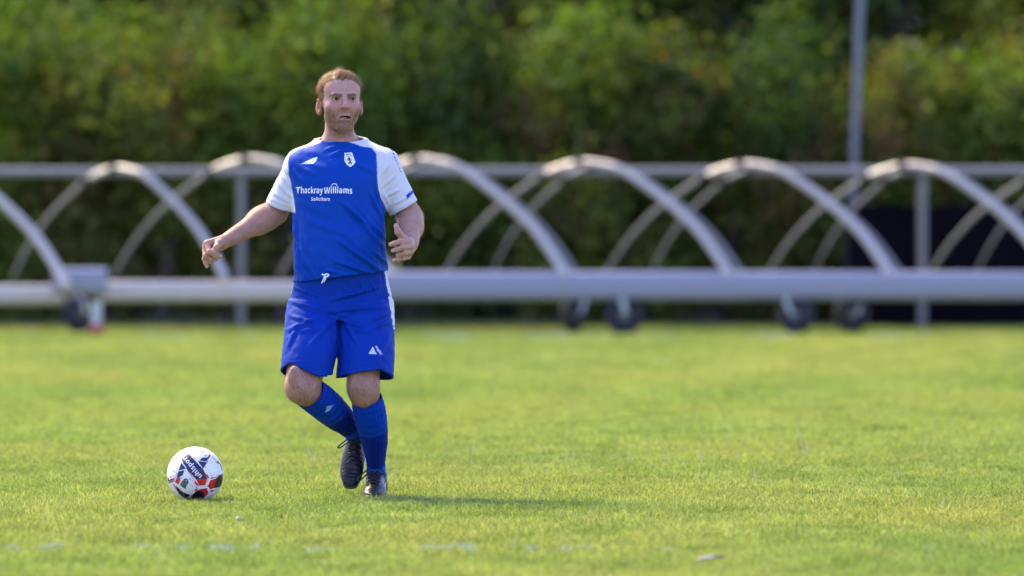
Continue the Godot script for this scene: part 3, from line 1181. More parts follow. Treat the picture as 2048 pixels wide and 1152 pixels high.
# ------------------------------------------------------------------ rounded bodies from distance fields
class Field:
	var kind := PackedInt32Array()
	var A := PackedVector3Array()
	var B := PackedVector3Array()
	var RA := PackedFloat32Array()
	var RB := PackedFloat32Array()
	var K := PackedFloat32Array()
	var sub := PackedInt32Array()
	var turn: Array[Basis] = []
	var tab: Array[PackedFloat32Array] = []
	var C := PackedVector3Array()       # bounding ball
	var CR := PackedFloat32Array()

	func _add(kd: int, a: Vector3, b: Vector3, ra: float, rb: float, k: float, s: int, t := Basis(), tb := PackedFloat32Array()) -> void:
		kind.append(kd); A.append(a); B.append(b); RA.append(ra); RB.append(rb); K.append(k); sub.append(s)
		turn.append(t)
		tab.append(tb)
		if kd == 0:
			C.append((a + b) * 0.5); CR.append(a.distance_to(b) * 0.5 + maxf(ra, rb))
		elif kd == 1:
			C.append(a); CR.append(maxf(b.x, maxf(b.y, b.z)))
		else:
			C.append((a + b) * 0.5); CR.append(a.distance_to(b) * 0.5 + ra)

	func cap(a: Vector3, b: Vector3, ra: float, rb: float, k := 0.02, s := 0) -> void:
		_add(0, a, b, ra, rb, k, s)

	func ell(c: Vector3, r: Vector3, k := 0.02, s := 0, t := Basis()) -> void:
		_add(1, c, r, 0, 0, k, s, t.inverse())

	# stack of ellipses: rows [y, cx, cz, rx, rz] sorted upwards
	func stack(rows: Array, k := 0.02) -> void:
		var n := 64
		var t := PackedFloat32Array()
		var y0: float = rows[0][0]
		var y1: float = rows[rows.size() - 1][0]
		t.append(y0); t.append((y1 - y0) / (n - 1)); t.append(n)
		var most := 0.0
		for q in n:
			var y := lerpf(y0, y1, float(q) / (n - 1))
			var g := 0
			while g < rows.size() - 2 and rows[g + 1][0] < y:
				g += 1
			var f: float = clampf((y - rows[g][0]) / (rows[g + 1][0] - rows[g][0]), 0, 1)
			var pre: Array = rows[maxi(g - 1, 0)]
			var post: Array = rows[mini(g + 2, rows.size() - 1)]
			for z in range(1, 5):
				t.append(cubic_interpolate(rows[g][z], rows[g + 1][z], pre[z], post[z], f))
			most = maxf(most, maxf(rows[g][3], rows[g][4]) + 0.02)
		_add(2, Vector3(rows[0][1], y0, rows[0][2]), Vector3(rows[rows.size() - 1][1], y1, rows[rows.size() - 1][2]), most, 0, k, 0, Basis(), t)

	func one(i: int, p: Vector3) -> float:
		var kd := kind[i]
		if kd == 0:
			var a := A[i]
			var ba := B[i] - a
			var pa := p - a
			var h := clampf(pa.dot(ba) / maxf(ba.length_squared(), 1e-9), 0.0, 1.0)
			return (pa - ba * h).length() - RA[i] - (RB[i] - RA[i]) * h
		if kd == 1:
			var q := turn[i] * (p - A[i])
			var r := B[i]
			var u := q / r
			var k0 := u.length()
			if k0 < 1e-4:
				return -minf(r.x, minf(r.y, r.z))
			return k0 * (k0 - 1.0) / (u / r).length()
		var t := tab[i]
		var n := int(t[2])
		var f := (p.y - t[0]) / t[1]
		var g := clampi(int(f), 0, n - 2)
		var w := clampf(f - g, 0.0, 1.0)
		var o := 3 + g * 4
		var rx := lerpf(t[o + 2], t[o + 6], w)
		var rz := lerpf(t[o + 3], t[o + 7], w)
		var ux := (p.x - lerpf(t[o], t[o + 4], w)) / rx
		var uz := (p.z - lerpf(t[o + 1], t[o + 5], w)) / rz
		var k2 := sqrt(ux * ux + uz * uz)
		var d := -minf(rx, rz)
		if k2 > 1e-4:
			d = k2 * (k2 - 1.0) / sqrt(ux * ux / (rx * rx) + uz * uz / (rz * rz))
		var over := maxf(-f, f - (n - 1)) * t[1]
		return maxf(d, over)

	func near(c: Vector3, r: float) -> PackedInt32Array:
		var out := PackedInt32Array()
		for i in kind.size():
			if (c - C[i]).length() < CR[i] + r + K[i] + 0.02:
				out.append(i)
		return out

	func dist(p: Vector3, list: PackedInt32Array) -> float:
		var d := 1.0
		for i in list:
			var e := one(i, p)
			var k := K[i]
			if sub[i]:
				e = -e
				var h := maxf(k - absf(d - e), 0.0) / k
				d = maxf(d, e) + h * h * k * 0.25
			else:
				var h := maxf(k - absf(d - e), 0.0) / k
				d = minf(d, e) - h * h * k * 0.25
		return d

	func all() -> PackedInt32Array:
		return PackedInt32Array(range(kind.size()))


func field_mesh(f: Field, lo: Vector3, hi: Vector3, cell: float) -> Soup:
	var nb := Vector3i(((hi - lo) / (cell * 4.0)).ceil())
	var n := nb * 4 + Vector3i.ONE
	var vals := PackedFloat32Array()
	vals.resize(n.x * n.y * n.z)
	vals.fill(9.0)
	var ids := PackedInt32Array()
	ids.resize(n.x * n.y * n.z)
	ids.fill(-1)
	var sy := n.x
	var sz := n.x * n.y
	var half := cell * 2.0 * 1.7321
	var active := []
	for bz in nb.z:
		for by in nb.y:
			for bx in nb.x:
				var c := lo + Vector3(bx * 4 + 2, by * 4 + 2, bz * 4 + 2) * cell
				var list := f.near(c, half)
				if list.is_empty():
					continue
				var d0 := f.dist(c, list)
				if absf(d0) > half * 1.5:
					continue
				active.append(Vector3i(bx * 4, by * 4, bz * 4))
				for z in 5:
					for y in 5:
						for x in 5:
							var gi := (bx * 4 + x) + (by * 4 + y) * sy + (bz * 4 + z) * sz
							if vals[gi] == 9.0:
								vals[gi] = f.dist(lo + Vector3(bx * 4 + x, by * 4 + y, bz * 4 + z) * cell, list)
	var s := Soup.new()
	var off := PackedInt32Array([0, 1, sy, sy + 1, sz, sz + 1, sz + sy, sz + sy + 1])
	var e0 := PackedInt32Array([0, 2, 4, 6, 0, 1, 4, 5, 0, 1, 2, 3])
	var e1 := PackedInt32Array([1, 3, 5, 7, 2, 3, 6, 7, 4, 5, 6, 7])
	var cor := PackedVector3Array([Vector3(0, 0, 0), Vector3(1, 0, 0), Vector3(0, 1, 0), Vector3(1, 1, 0), Vector3(0, 0, 1), Vector3(1, 0, 1), Vector3(0, 1, 1), Vector3(1, 1, 1)])
	var cv := PackedFloat32Array()
	cv.resize(8)
	for b: Vector3i in active:
		for z in 4:
			for y in 4:
				for x in 4:
					var g := (b.x + x) + (b.y + y) * sy + (b.z + z) * sz
					var inside := 0
					for k in 8:
						cv[k] = vals[g + off[k]]
						if cv[k] < 0.0:
							inside += 1
					if inside == 0 or inside == 8:
						continue
					var p := Vector3.ZERO
					var m := 0
					for e in 12:
						var va := cv[e0[e]]
						var vb := cv[e1[e]]
						if (va < 0.0) != (vb < 0.0):
							p += cor[e0[e]].lerp(cor[e1[e]], va / (va - vb))
							m += 1
					ids[g] = s.v.size()
					s.v.append(lo + (Vector3(b.x + x, b.y + y, b.z + z) + p / m) * cell)
	for b: Vector3i in active:
		for z in 4:
			for y in 4:
				for x in 4:
					var g := (b.x + x) + (b.y + y) * sy + (b.z + z) * sz
					if ids[g] < 0 or b.x + x == 0 or b.y + y == 0 or b.z + z == 0:
						continue
					var here := vals[g] < 0.0
					if here != (vals[g + 1] < 0.0):
						_face(s, ids[g], ids[g - sy], ids[g - sy - sz], ids[g - sz], here)
					if here != (vals[g + sy] < 0.0):
						_face(s, ids[g], ids[g - sz], ids[g - 1 - sz], ids[g - 1], here)
					if here != (vals[g + sz] < 0.0):
						_face(s, ids[g], ids[g - 1], ids[g - 1 - sy], ids[g - sy], here)
	s.smooth()
	return s


func _face(s: Soup, a: int, b: int, c: int, d: int, flip: bool) -> void:
	if a < 0 or b < 0 or c < 0 or d < 0:
		return
	if flip:
		s.quad(a, d, c, b)
	else:
		s.quad(a, b, c, d)


# cut a shell open: planes [point, outward normal, centre, radius]; the rim is drawn onto the plane and turned in
func cut_shell(s: Soup, planes: Array, cell: float, lip := 0.004) -> Soup:
	var bad := PackedInt32Array()
	bad.resize(s.v.size())
	for k in s.v.size():
		for pl in planes:
			if s.v[k].distance_to(pl[2]) < pl[3] and (s.v[k] - pl[0]).dot(pl[1]) > 0.0:
				bad[k] = 1
	var keep := PackedInt32Array()
	for t in range(0, s.i.size(), 3):
		if not (bad[s.i[t]] or bad[s.i[t + 1]] or bad[s.i[t + 2]]):
			keep.append(s.i[t]); keep.append(s.i[t + 1]); keep.append(s.i[t + 2])
	# borders
	var edges := {}
	for t in range(0, keep.size(), 3):
		for e in 3:
			var a := keep[t + e]
			var b := keep[t + (e + 1) % 3]
			edges[Vector2i(a, b)] = true
	var rim := []
	for e: Vector2i in edges:
		if not edges.has(Vector2i(e.y, e.x)):
			rim.append(e)
	var o := Soup.new()
	var map := PackedInt32Array()
	map.resize(s.v.size())
	map.fill(-1)
	for k in keep:
		if map[k] < 0:
			map[k] = o.v.size()
			o.v.append(s.v[k])
			o.n.append(s.n[k])
		o.i.append(map[k])
	var onrim := {}
	for e: Vector2i in rim:
		onrim[e.x] = true
		onrim[e.y] = true
	var inner := {}
	for k: int in onrim:
		var p := s.v[k]
		for pl in planes:
			if p.distance_to(pl[2]) < pl[3]:
				var h: float = (p - pl[0]).dot(pl[1])
				if h > -cell * 2.2:
					var along: Vector3 = (pl[1] as Vector3).slide(s.n[k])
					p -= along * h / maxf(along.dot(pl[1]), 0.3)
		o.v[map[k]] = p
	for k: int in onrim:
		inner[k] = o.v.size()
		o.v.append(o.v[map[k]] - s.n[k] * lip)
		o.n.append(-s.n[k])
	for e: Vector2i in rim:
		o.quad(map[e.y], map[e.x], inner[e.x], inner[e.y])
	return o


# ------------------------------------------------------------------ the player
func Q(px: float, py: float, z := 0.0) -> Vector3:
	return Vector3((px - 690.0) * S, (GROUND - py) * S, z)


func path_value(t: Array, y: float) -> float:
	if y <= t[0][0]:
		return t[0][1]
	for k in range(1, t.size()):
		if y <= t[k][0]:
			return lerpf(t[k - 1][1], t[k][1], (y - t[k - 1][0]) / (t[k][0] - t[k - 1][0]))
	return t[t.size() - 1][1]


var grain := FastNoiseLite.new()
var broad := FastNoiseLite.new()


func skin_tint(p: Vector3, base: Color) -> Color:
	var g := grain.get_noise_3dv(p * 180.0) * 0.10 + broad.get_noise_3dv(p * 22.0) * 0.14
	return Color(base.r * (1.0 + g * 0.6), base.g * (1.0 + g), base.b * (1.0 + g * 1.1))


func player() -> void:
	grain.seed = 3
	grain.frequency = 1.0
	broad.seed = 5
	broad.frequency = 1.0
	var who := thing("person", "footballer in blue and white kit, running beside the ball", "person", Vector3((690.0 - 1024.0) * S, 0, 0))
	var skin := mat(Color.WHITE, 0.55, 0.0, true)
	skin.subsurf_scatter_enabled = true
	skin.subsurf_scatter_strength = 0.12
	skin.metallic_specular = 0.42
	skin.normal_enabled = true
	skin.normal_texture = noise_tex(256, 0.06, 15, true, 2.0)
	skin.normal_scale = 0.9
	triplanar(skin, 9.0)
	mats.skin = skin

	var body := Soup.new()
	head_part(who, body)
	limbs_part(body)
	put(body.mesh(), "body", skin, who)
	fuzz_part(who, body)
	shirt_part(who)
	shorts_part(who)
	socks_part(who)
	boot_part(who, Transform3D(Basis(Vector3(0.995, 0, 0.09), Vector3.UP, Vector3(-0.09, 0, 0.995)), Q(752, 999, -0.03) + Vector3(0, -0.002, 0)), 1.0)
	var t := Vector3(-0.07, -0.80, 0.60).normalized()
	var u := Vector3(0.03, 0.60, 0.80)
	u = (u - t * u.dot(t)).normalized()
	boot_part(who, Transform3D(Basis(u.cross(t), u, t), Q(711, 872, -0.05) - u * 0.092 - t * 0.020), -1.0)


func head_part(who: Node3D, body: Soup) -> void:
	var X := Transform3D(Basis(Vector3.UP, 0.21), Q(681, 200, 0.035))
	var f := Field.new()
	f.ell(Vector3(0, 0.024, -0.018), Vector3(0.0785, 0.086, 0.094), 0.02)
	f.ell(Vector3(0, 0.045, 0.033), Vector3(0.066, 0.050, 0.049), 0.03)
	f.ell(Vector3(0, -0.03, 0.031), Vector3(0.0695, 0.070, 0.056), 0.02)
	f.ell(Vector3(0, -0.070, 0.024), Vector3(0.0610, 0.047, 0.057), 0.02)
	f.ell(Vector3(0, -0.107, 0.067), Vector3(0.027, 0.020, 0.020), 0.025)
	var neck_low := X.affine_inverse() * Q(682, 312, -0.045)
	f.cap(Vector3(0, -0.085, -0.038), neck_low, 0.052, 0.070, 0.02)
	f.cap(neck_low + Vector3(-0.06, 0.008, -0.008), neck_low + Vector3(0.075, 0.014, -0.008), 0.056, 0.054, 0.05)
	for s in [-1.0, 1.0]:
		f.ell(Vector3(s * 0.042, -0.036, 0.056), Vector3(0.023, 0.026, 0.021), 0.02)
		f.cap(Vector3(s * 0.045, -0.065, -0.012), neck_low + Vector3(s * 0.012, 0.035, 0.062), 0.014, 0.010, 0.02)
	f.cap(Vector3(-0.036, 0.0185, 0.0765), Vector3(0.036, 0.0185, 0.0765), 0.0120, 0.0120, 0.012)
	for s in [-1.0, 1.0]:
		f.ell(Vector3(s * 0.0325, 0.001, 0.094), Vector3(0.0200, 0.0150, 0.0220), 0.009, 1)
	f.cap(Vector3(0, 0.010, 0.081), Vector3(0, -0.021, 0.106), 0.0070, 0.0098, 0.009)
	f.ell(Vector3(0, -0.0240, 0.107), Vector3(0.0125, 0.0110, 0.0115), 0.006)
	f.ell(Vector3(0, -0.066, 0.064), Vector3(0.034, 0.027, 0.024), 0.02)
	for s in [-1.0, 1.0]:
		f.ell(Vector3(s * 0.0135, -0.0280, 0.094), Vector3(0.0085, 0.0085, 0.0115), 0.004)
		f.ell(Vector3(s * 0.0325, 0.004, 0.0665), Vector3(0.0168, 0.0130, 0.0140), 0.005)
	for s in [-1.0, 1.0]:
		f.ell(Vector3(s * 0.0085, -0.0365, 0.103), Vector3(0.0058, 0.0066, 0.0095), 0.0015, 1)
		f.ell(Vector3(s * 0.0330, 0.0034, 0.0790), Vector3(0.0158, 0.0049, 0.0170), 0.0015, 1)
		f.cap(Vector3(s * 0.0205, -0.034, 0.0945), Vector3(s * 0.034, -0.074, 0.083), 0.0045, 0.0038, 0.009, 1)
		f.cap(Vector3(s * 0.020, -0.010, 0.0885), Vector3(s * 0.046, -0.013, 0.076), 0.0034, 0.003, 0.007, 1)
	f.cap(Vector3(-0.021, -0.0645, 0.0800), Vector3(0, -0.0610, 0.0890), 0.0046, 0.0052, 0.006)
	f.cap(Vector3(0.021, -0.0645, 0.0800), Vector3(0, -0.0610, 0.0890), 0.0046, 0.0052, 0.006)
	f.cap(Vector3(-0.017, -0.0745, 0.0805), Vector3(0.017, -0.0745, 0.0805), 0.0068, 0.0068, 0.008)
	f.ell(Vector3(0.002, -0.0682, 0.094), Vector3(0.0245, 0.0060, 0.019), 0.003, 1)
	f.ell(Vector3(-0.003, -0.0700, 0.079), Vector3(0.0135, 0.0030, 0.010), 0.002)
	f.ell(Vector3(0, -0.088, 0.099), Vector3(0.020, 0.006, 0.012), 0.010, 1)
	for s in [-1.0, 1.0]:
		var eb := Basis(Vector3.UP, s * -0.52) * Basis(Vector3.FORWARD, s * -0.10)
		f.ell(Vector3(s * 0.0835, -0.027, -0.008), Vector3(0.0060, 0.0315, 0.0180), 0.006, 0, eb)
		f.ell(Vector3(s * 0.0800, -0.050, 0.002), Vector3(0.0065, 0.011, 0.009), 0.008, 0, eb)
		f.ell(Vector3(s * 0.0880, -0.024, 0.000), Vector3(0.0060, 0.0205, 0.0100), 0.003, 1, eb)
	var h := field_mesh(f, Vector3(-0.115, -0.235, -0.135), Vector3(0.115, 0.125, 0.125), 0.0028)
	fix_side(h, f)
	var base := Color(0.47, 0.245, 0.195)
	var hair := Color(0.13, 0.070, 0.032)
	for k in h.v.size():
		var p := h.v[k]
		var col := skin_tint(p, base)
		# redder cheeks, nose, ears
		var warm := exp(-pow((absf(p.x) - 0.040) / 0.022, 2.0) - pow((p.y + 0.03) / 0.022, 2.0)) + exp(-pow(p.x / 0.014, 2.0) - pow((p.y + 0.028) / 0.016, 2.0)) * 0.8
		if absf(p.x) > 0.0795 and p.y < 0.01 and p.y > -0.065:
			warm += 1.6
		col = col.lerp(Color(0.52, 0.165, 0.130), clampf(warm * 0.55, 0, 0.9))
		# stubble: speckled hair over jaw, lip and throat
		var dj := p.y + 0.058 + 0.35 * maxf(0.0, absf(p.x) - 0.03)
		var edge := smoothstep(0.016, -0.024, p.y + 0.042 - maxf(0.0, absf(p.x) - 0.040) * 1.0)
		var stub := edge * smoothstep(-0.165, -0.135, p.y)
		stub *= smoothstep(-0.045, 0.02, p.z)
		var bare := exp(-pow(p.x / 0.022, 2.0) - pow((p.y + 0.068) / 0.013, 2.0)) * (1.0 if p.z > 0.07 else 0.0)
		var speck := 0.50 + 0.45 * grain.get_noise_3dv(p * 420.0) + 0.25 * broad.get_noise_3dv(p * 70.0)
		if p.y > -0.058 and p.y < -0.036 and absf(p.x) < 0.028 and p.z > 0.075:
			stub = maxf(stub, 0.75)
		var chin := exp(-pow(p.x / 0.03, 2.0) - pow((p.y + 0.105) / 0.022, 2.0))
		stub = clampf(stub * (0.95 + 0.6 * chin) - bare * 1.2, 0.0, 1.0)
		if p.y < -0.122:
			stub *= 0.75
		col = col.lerp(Color(0.135, 0.066, 0.030), clampf(stub * speck * 1.6, 0, 0.92))
		# lips
		var lip := exp(-pow(p.x / 0.0185, 4.0)) * (1.0 if p.z > 0.072 else 0.0) * (smoothstep(0.0045, 0.002, absf(p.y + 0.0625)) * 0.5 + smoothstep(0.006, 0.003, absf(p.y + 0.0745)))
		col = col.lerp(Color(0.40, 0.17, 0.155), clampf(lip, 0, 0.8))
		if absf(p.y + 0.0682) < 0.0054 and absf(p.x - 0.003) < 0.023 and p.z > 0.055 and p.z < 0.0862:
			col = Color(0.05, 0.014, 0.012) if p.y > -0.0682 or absf(p.x + 0.003) > 0.012 else Color(0.42, 0.19, 0.18)
		# eyebrows
		var bx := absf(p.x)
		var by := p.y - (0.0185 + 0.16 * (bx - 0.02) - 26.0 * pow(maxf(0.0, bx - 0.034), 2.0))
		if bx > 0.0085 and bx < 0.055 and p.z > 0.035 and absf(by) < 0.0062 - 0.06 * maxf(0.0, bx - 0.03):
			col = col.lerp(Color(0.085, 0.046, 0.027), 0.72 + 0.3 * grain.get_noise_3dv(p * 300.0))
		# dusky skin round the eyes
		var ring := exp(-pow((bx - 0.0325) / 0.019, 2.0) - pow((p.y - 0.001) / 0.011, 2.0))
		col = col.lerp(Color(0.27, 0.115, 0.100), clampf(ring * 0.32 * (0.9 + 0.4 * broad.get_noise_3dv(p * 120.0)), 0, 0.6))
		# lashes along the rim of the lids
		var ex := bx - 0.0325
		if absf(ex) < 0.0165 and p.z > 0.068 and absf(p.y - 0.0046 - 0.0055 * sqrt(maxf(0.0, 1.0 - pow(ex / 0.0168, 2.0)))) < 0.0020:
			col = col.lerp(Color(0.05, 0.03, 0.022), 0.75)
		# hair on the scalp
		if scalp(p + Vector3(0, 0.010 * grain.get_noise_3dv(p * 130.0), 0.008 * grain.get_noise_3dv(p * 130.0 + Vector3(5, 0, 0)))) > 0.0:
			col = hair * (0.8 + 0.3 * grain.get_noise_3dv(p * 200.0))
		h.c.append(Color(col.r, col.g, col.b))
	# eyeballs
	for s in [-1.0, 1.0]:
		var gaze := Vector3(0.20, -0.02, 0.97).normalized()
		var e := Soup.new()
		var g := Basis(Quaternion(Vector3.UP, gaze))
		var angles := [0.5, 10, 13, 15, 22, 28, 30, 36, 48, 70, 90, 120, 150, 179]
		for q in angles.size():
			var a := deg_to_rad(angles[q])
			for k in 20:
				var d := g * Vector3(sin(a) * cos(TAU * k / 20.0), cos(a), sin(a) * sin(TAU * k / 20.0))
				e.v.append(Vector3(s * 0.0330, 0.0044, 0.0652) + d * 0.0130)
				e.n.append(d)
				e.c.append(Color(0.006, 0.006, 0.006) if q < 2 else (Color(0.032, 0.026, 0.020) if q < 6 else Color(0.36, 0.31, 0.30)))
		for q in angles.size() - 1:
			for k in 20:
				var a2 := q * 20 + k
				var b2 := q * 20 + (k + 1) % 20
				e.quad(a2, b2, b2 + 20, a2 + 20)
		h.join(e)
	hair_part(who, h, X)
	for k in h.v.size():
		h.v[k] = X * h.v[k]
		h.n[k] = X.basis * h.n[k]
	body.join(h)


# > 0 where hair grows (coordinates of the head)
func scalp(p: Vector3) -> float:
	if p.z < -0.025:
		return 0.02 if p.y > -0.075 and p.y > -0.16 else -1.0
	var ax := absf(p.x)
	# top and front: the hairline
	var line := 0.079 + 0.0022 * sin(p.x * 95.0 + 0.6) - 9.0 * pow(maxf(0.0, ax - 0.025), 2.0)
	if p.z > 0.0 and p.y > line and p.y > 0.045:
		return p.y - line
	# temples and sides
	if ax > 0.05 and p.y > -0.004:
		var front := 0.040 - 0.42 * maxf(0.0, 0.05 - p.y) + 0.10 * (0.05 - p.y)
		if p.z < front:
			return 0.01
	if p.z < 0.0 and p.y > 0.0:
		return 0.02
	return -1.0


func hair_part(who: Node3D, h: Soup, X: Transform3D) -> void:
	var r := RandomNumberGenerator.new()
	r.seed = 21
	var cr := RandomNumberGenerator.new()
	var roots := PackedInt32Array()
	for k in h.v.size():
		if k < h.c.size() and scalp(h.v[k] + Vector3(0, 0.007 if k % 3 == 0 else 0.0, 0)) > 0.0 and h.n[k].dot(h.v[k]) > 0 and absf(h.v[k].x) < 0.0835:
			roots.append(k)
	var s := Soup.new()
	for q in 9000:
		var k := roots[r.randi() % roots.size()]
		var p := h.v[k] + Vector3(r.randf_range(-1, 1), r.randf_range(-1, 1), r.randf_range(-1, 1)) * 0.0025
		var n := h.n[k]
		# combed back and over to one side; loose curls over the other ear
		var flow := Vector3(0.45, 0.30, -0.80)
		var loose := 0.10
		if p.y > 0.05 and p.x > -0.035:
			flow = Vector3(0.55, 0.55, -0.55) if p.z > 0.045 else Vector3(0.70, 0.15, -0.70)
			if p.x > 0.03:
				flow = Vector3(0.70, -0.20, -0.65)
		elif p.x > 0.0:
			flow = Vector3(0.15, -0.55, -0.75)
		elif p.x < -0.03:
			flow = Vector3(-0.55, 0.30, -0.65)
			loose = 0.38
		var tuft := Vector3(broad.get_noise_3dv(p * 60.0), broad.get_noise_3dv(p * 60.0 + Vector3(7, 0, 0)), broad.get_noise_3dv(p * 60.0 + Vector3(0, 9, 0)))
		var cellk := Vector3i((p + Vector3.ONE) / 0.0105)
		cr.seed = hash(cellk)
		flow += Vector3(r.randfn(), r.randfn(), r.randfn()) * 0.07 + tuft * (0.25 + loose) + Vector3(cr.randfn(), cr.randfn(), cr.randfn()) * loose * 1.1
		var clump_lift := cr.randf_range(-0.10, 0.22) + loose * cr.randf_range(-0.2, 0.7)
		var clump_tone := cr.randf_range(0.7, 1.35)
		flow = flow.slide(n).normalized()
		var lift := 0.14 if p.y > 0.05 else (0.34 if p.x < 0 else 0.08)
		if p.y < 0.02:
			lift *= 0.55
		lift += clump_lift + r.randf_range(-0.06, 0.08) + 0.2 * broad.get_noise_3dv(p * 55.0 + Vector3(0, 0, 5))
		var ln := (0.040 if p.y > 0.05 else (0.030 if p.y > 0.02 else 0.016)) * r.randf_range(0.6, 1.2)
		if r.randf() < 0.02:
			lift += 0.4
			ln *= 1.25
		var dir := (flow + n * lift).normalized()
		var w := 0.00085 * r.randf_range(0.7, 1.3)
		var side := dir.cross(n).normalized() * w
		var f := clump_tone * r.randf_range(0.6, 1.3) * (1.0 + 0.5 * broad.get_noise_3dv(p * 90.0))
		var col := Color(0.235 * f, 0.125 * f, 0.052 * f)
		if r.randf() < 0.25:
			col = Color(0.38 * f, 0.23 * f, 0.095 * f)
		var b := s.v.size()
		var at_ := p - n * 0.001
		for g in 5:
			var t := g / 4.0
			s.v.append(at_ - side * (1.0 - t * 0.75))
			s.v.append(at_ + side * (1.0 - t * 0.75))
			var nn := side.cross(dir).normalized()
			if nn.dot(n) < 0:
				nn = -nn
			s.n.append(nn); s.n.append(nn)
			s.c.append(col); s.c.append(col)
			at_ += dir * ln / 4.0
			dir = (dir + (flow - n * 0.9 * t) * 0.30 + Vector3(0, -0.04, 0)).normalized()
		for g in 4:
			s.quad(b + g * 2, b + g * 2 + 1, b + g * 2 + 3, b + g * 2 + 2)
	for k in s.v.size():
		s.v[k] = X * s.v[k]
		s.n[k] = X.basis * s.n[k]
	var m := mat(Color.WHITE, 0.55, 0.0, true)
	m.metallic_specular = 0.25
	m.backlight_enabled = true
	m.backlight = Color(0.5, 0.42, 0.3)
	var o := put(s.mesh(), "hair", m, who)
	o.set_meta("label", "short tousled light brown hair swept to one side")


func fix_side(s: Soup, f: Field) -> void:
	var vote := 0
	var all := f.all()
	for q in 40:
		var k := (q * 7919) % s.v.size()
		vote += 1 if f.dist(s.v[k] + s.n[k] * 0.004, all) > f.dist(s.v[k] - s.n[k] * 0.004, all) else -1
	if vote < 0:
		for t in range(0, s.i.size(), 3):
			var a := s.i[t + 1]
			s.i[t + 1] = s.i[t + 2]
			s.i[t + 2] = a
		s.smooth()


func fuzz_part(who: Node3D, body: Soup) -> void:
	# fine fair hairs on forearms and legs
	var r := RandomNumberGenerator.new()
	r.seed = 33
	var s := Soup.new()
	var done := 0
	var el := Q(547, 431, -0.10)
	for q in 120000:
		if done > 9500:
			break
		var k := r.randi() % body.v.size()
		var p := body.v[k]
		var x := p.x / S + 690.0
		var y := GROUND - p.y / S
		var arm := (x > 458 and x < 560 and y > 390) or (x > 790 and y > 400 and y < 490 and p.z < 0.19)
		var leg := y > 715 and y < 815
		if not (arm or leg):
			continue
		done += 1
		var n := body.n[k]
		var down := (Vector3(-0.8, -0.5, 0.3) if x < 560 and arm else Vector3(0.1, -1, 0.2)).slide(n)
		var dir := (n * r.randf_range(0.35, 0.9) + down * 0.7 + Vector3(r.randfn(), r.randfn(), r.randfn()) * 0.25).normalized()
		var ln := r.randf_range(0.006, 0.013)
		var side := dir.cross(n).normalized() * (0.00028 if arm else 0.00040)
		var b := s.v.size()
		var c := Color(0.36, 0.22, 0.11) if arm else Color(0.14, 0.078, 0.042)
		s.v.append(p - side); s.v.append(p + side)
		s.v.append(p + dir * ln * 0.6 - side * 0.7); s.v.append(p + dir * ln * 0.6 + side * 0.7)
		s.v.append(p + (dir * 0.95 + down * 0.25) * ln)
		var nn := side.cross(dir).normalized()
		for z in 5:
			s.n.append(nn); s.c.append(c)
		s.i.append_array(PackedInt32Array([b, b + 1, b + 3, b, b + 3, b + 2, b + 2, b + 3, b + 4]))
	var m := mat(Color.WHITE, 0.4, 0.0, true)
	m.backlight_enabled = true
	m.backlight = Color(0.9, 0.8, 0.6)
	put(s.mesh(), "body_hair", m, who)


func chain(f: Field, pts: Array, r0: float, r1: float, k := 0.004) -> void:
	for q in pts.size() - 1:
		var n := pts.size() - 1
		f.cap(pts[q], pts[q + 1], lerpf(r0, r1, float(q) / n), lerpf(r0, r1, float(q + 1) / n), k)
	for q in range(1, pts.size() - 1):
		f.ell(pts[q], Vector3.ONE * lerpf(r0, r1, float(q) / (pts.size() - 1)) * 1.09, 0.003)


func add_skin(body: Soup, f: Field, lo: Vector3, hi: Vector3, cell: float, tone: Color, nails: Array = [], hairy := 0.3) -> void:
	var s := field_mesh(f, lo, hi, cell)
	fix_side(s, f)
	for k in s.v.size():
		var c := skin_tint(s.v[k], tone)
		var hs := clampf(0.10 + 0.5 * grain.get_noise_3dv(s.v[k] * 260.0) + 0.25 * broad.get_noise_3dv(s.v[k] * 30.0), 0.0, 0.42) * hairy
		c = c.lerp(Color(0.15, 0.08, 0.045), hs)
		for nl in nails:
			if s.v[k].distance_to(nl) < 0.0055:
				c = c.lerp(Color(0.62, 0.36, 0.31), 0.7)
		for kn in nails:
			pass
		s.c.append(c)
	body.join(s)


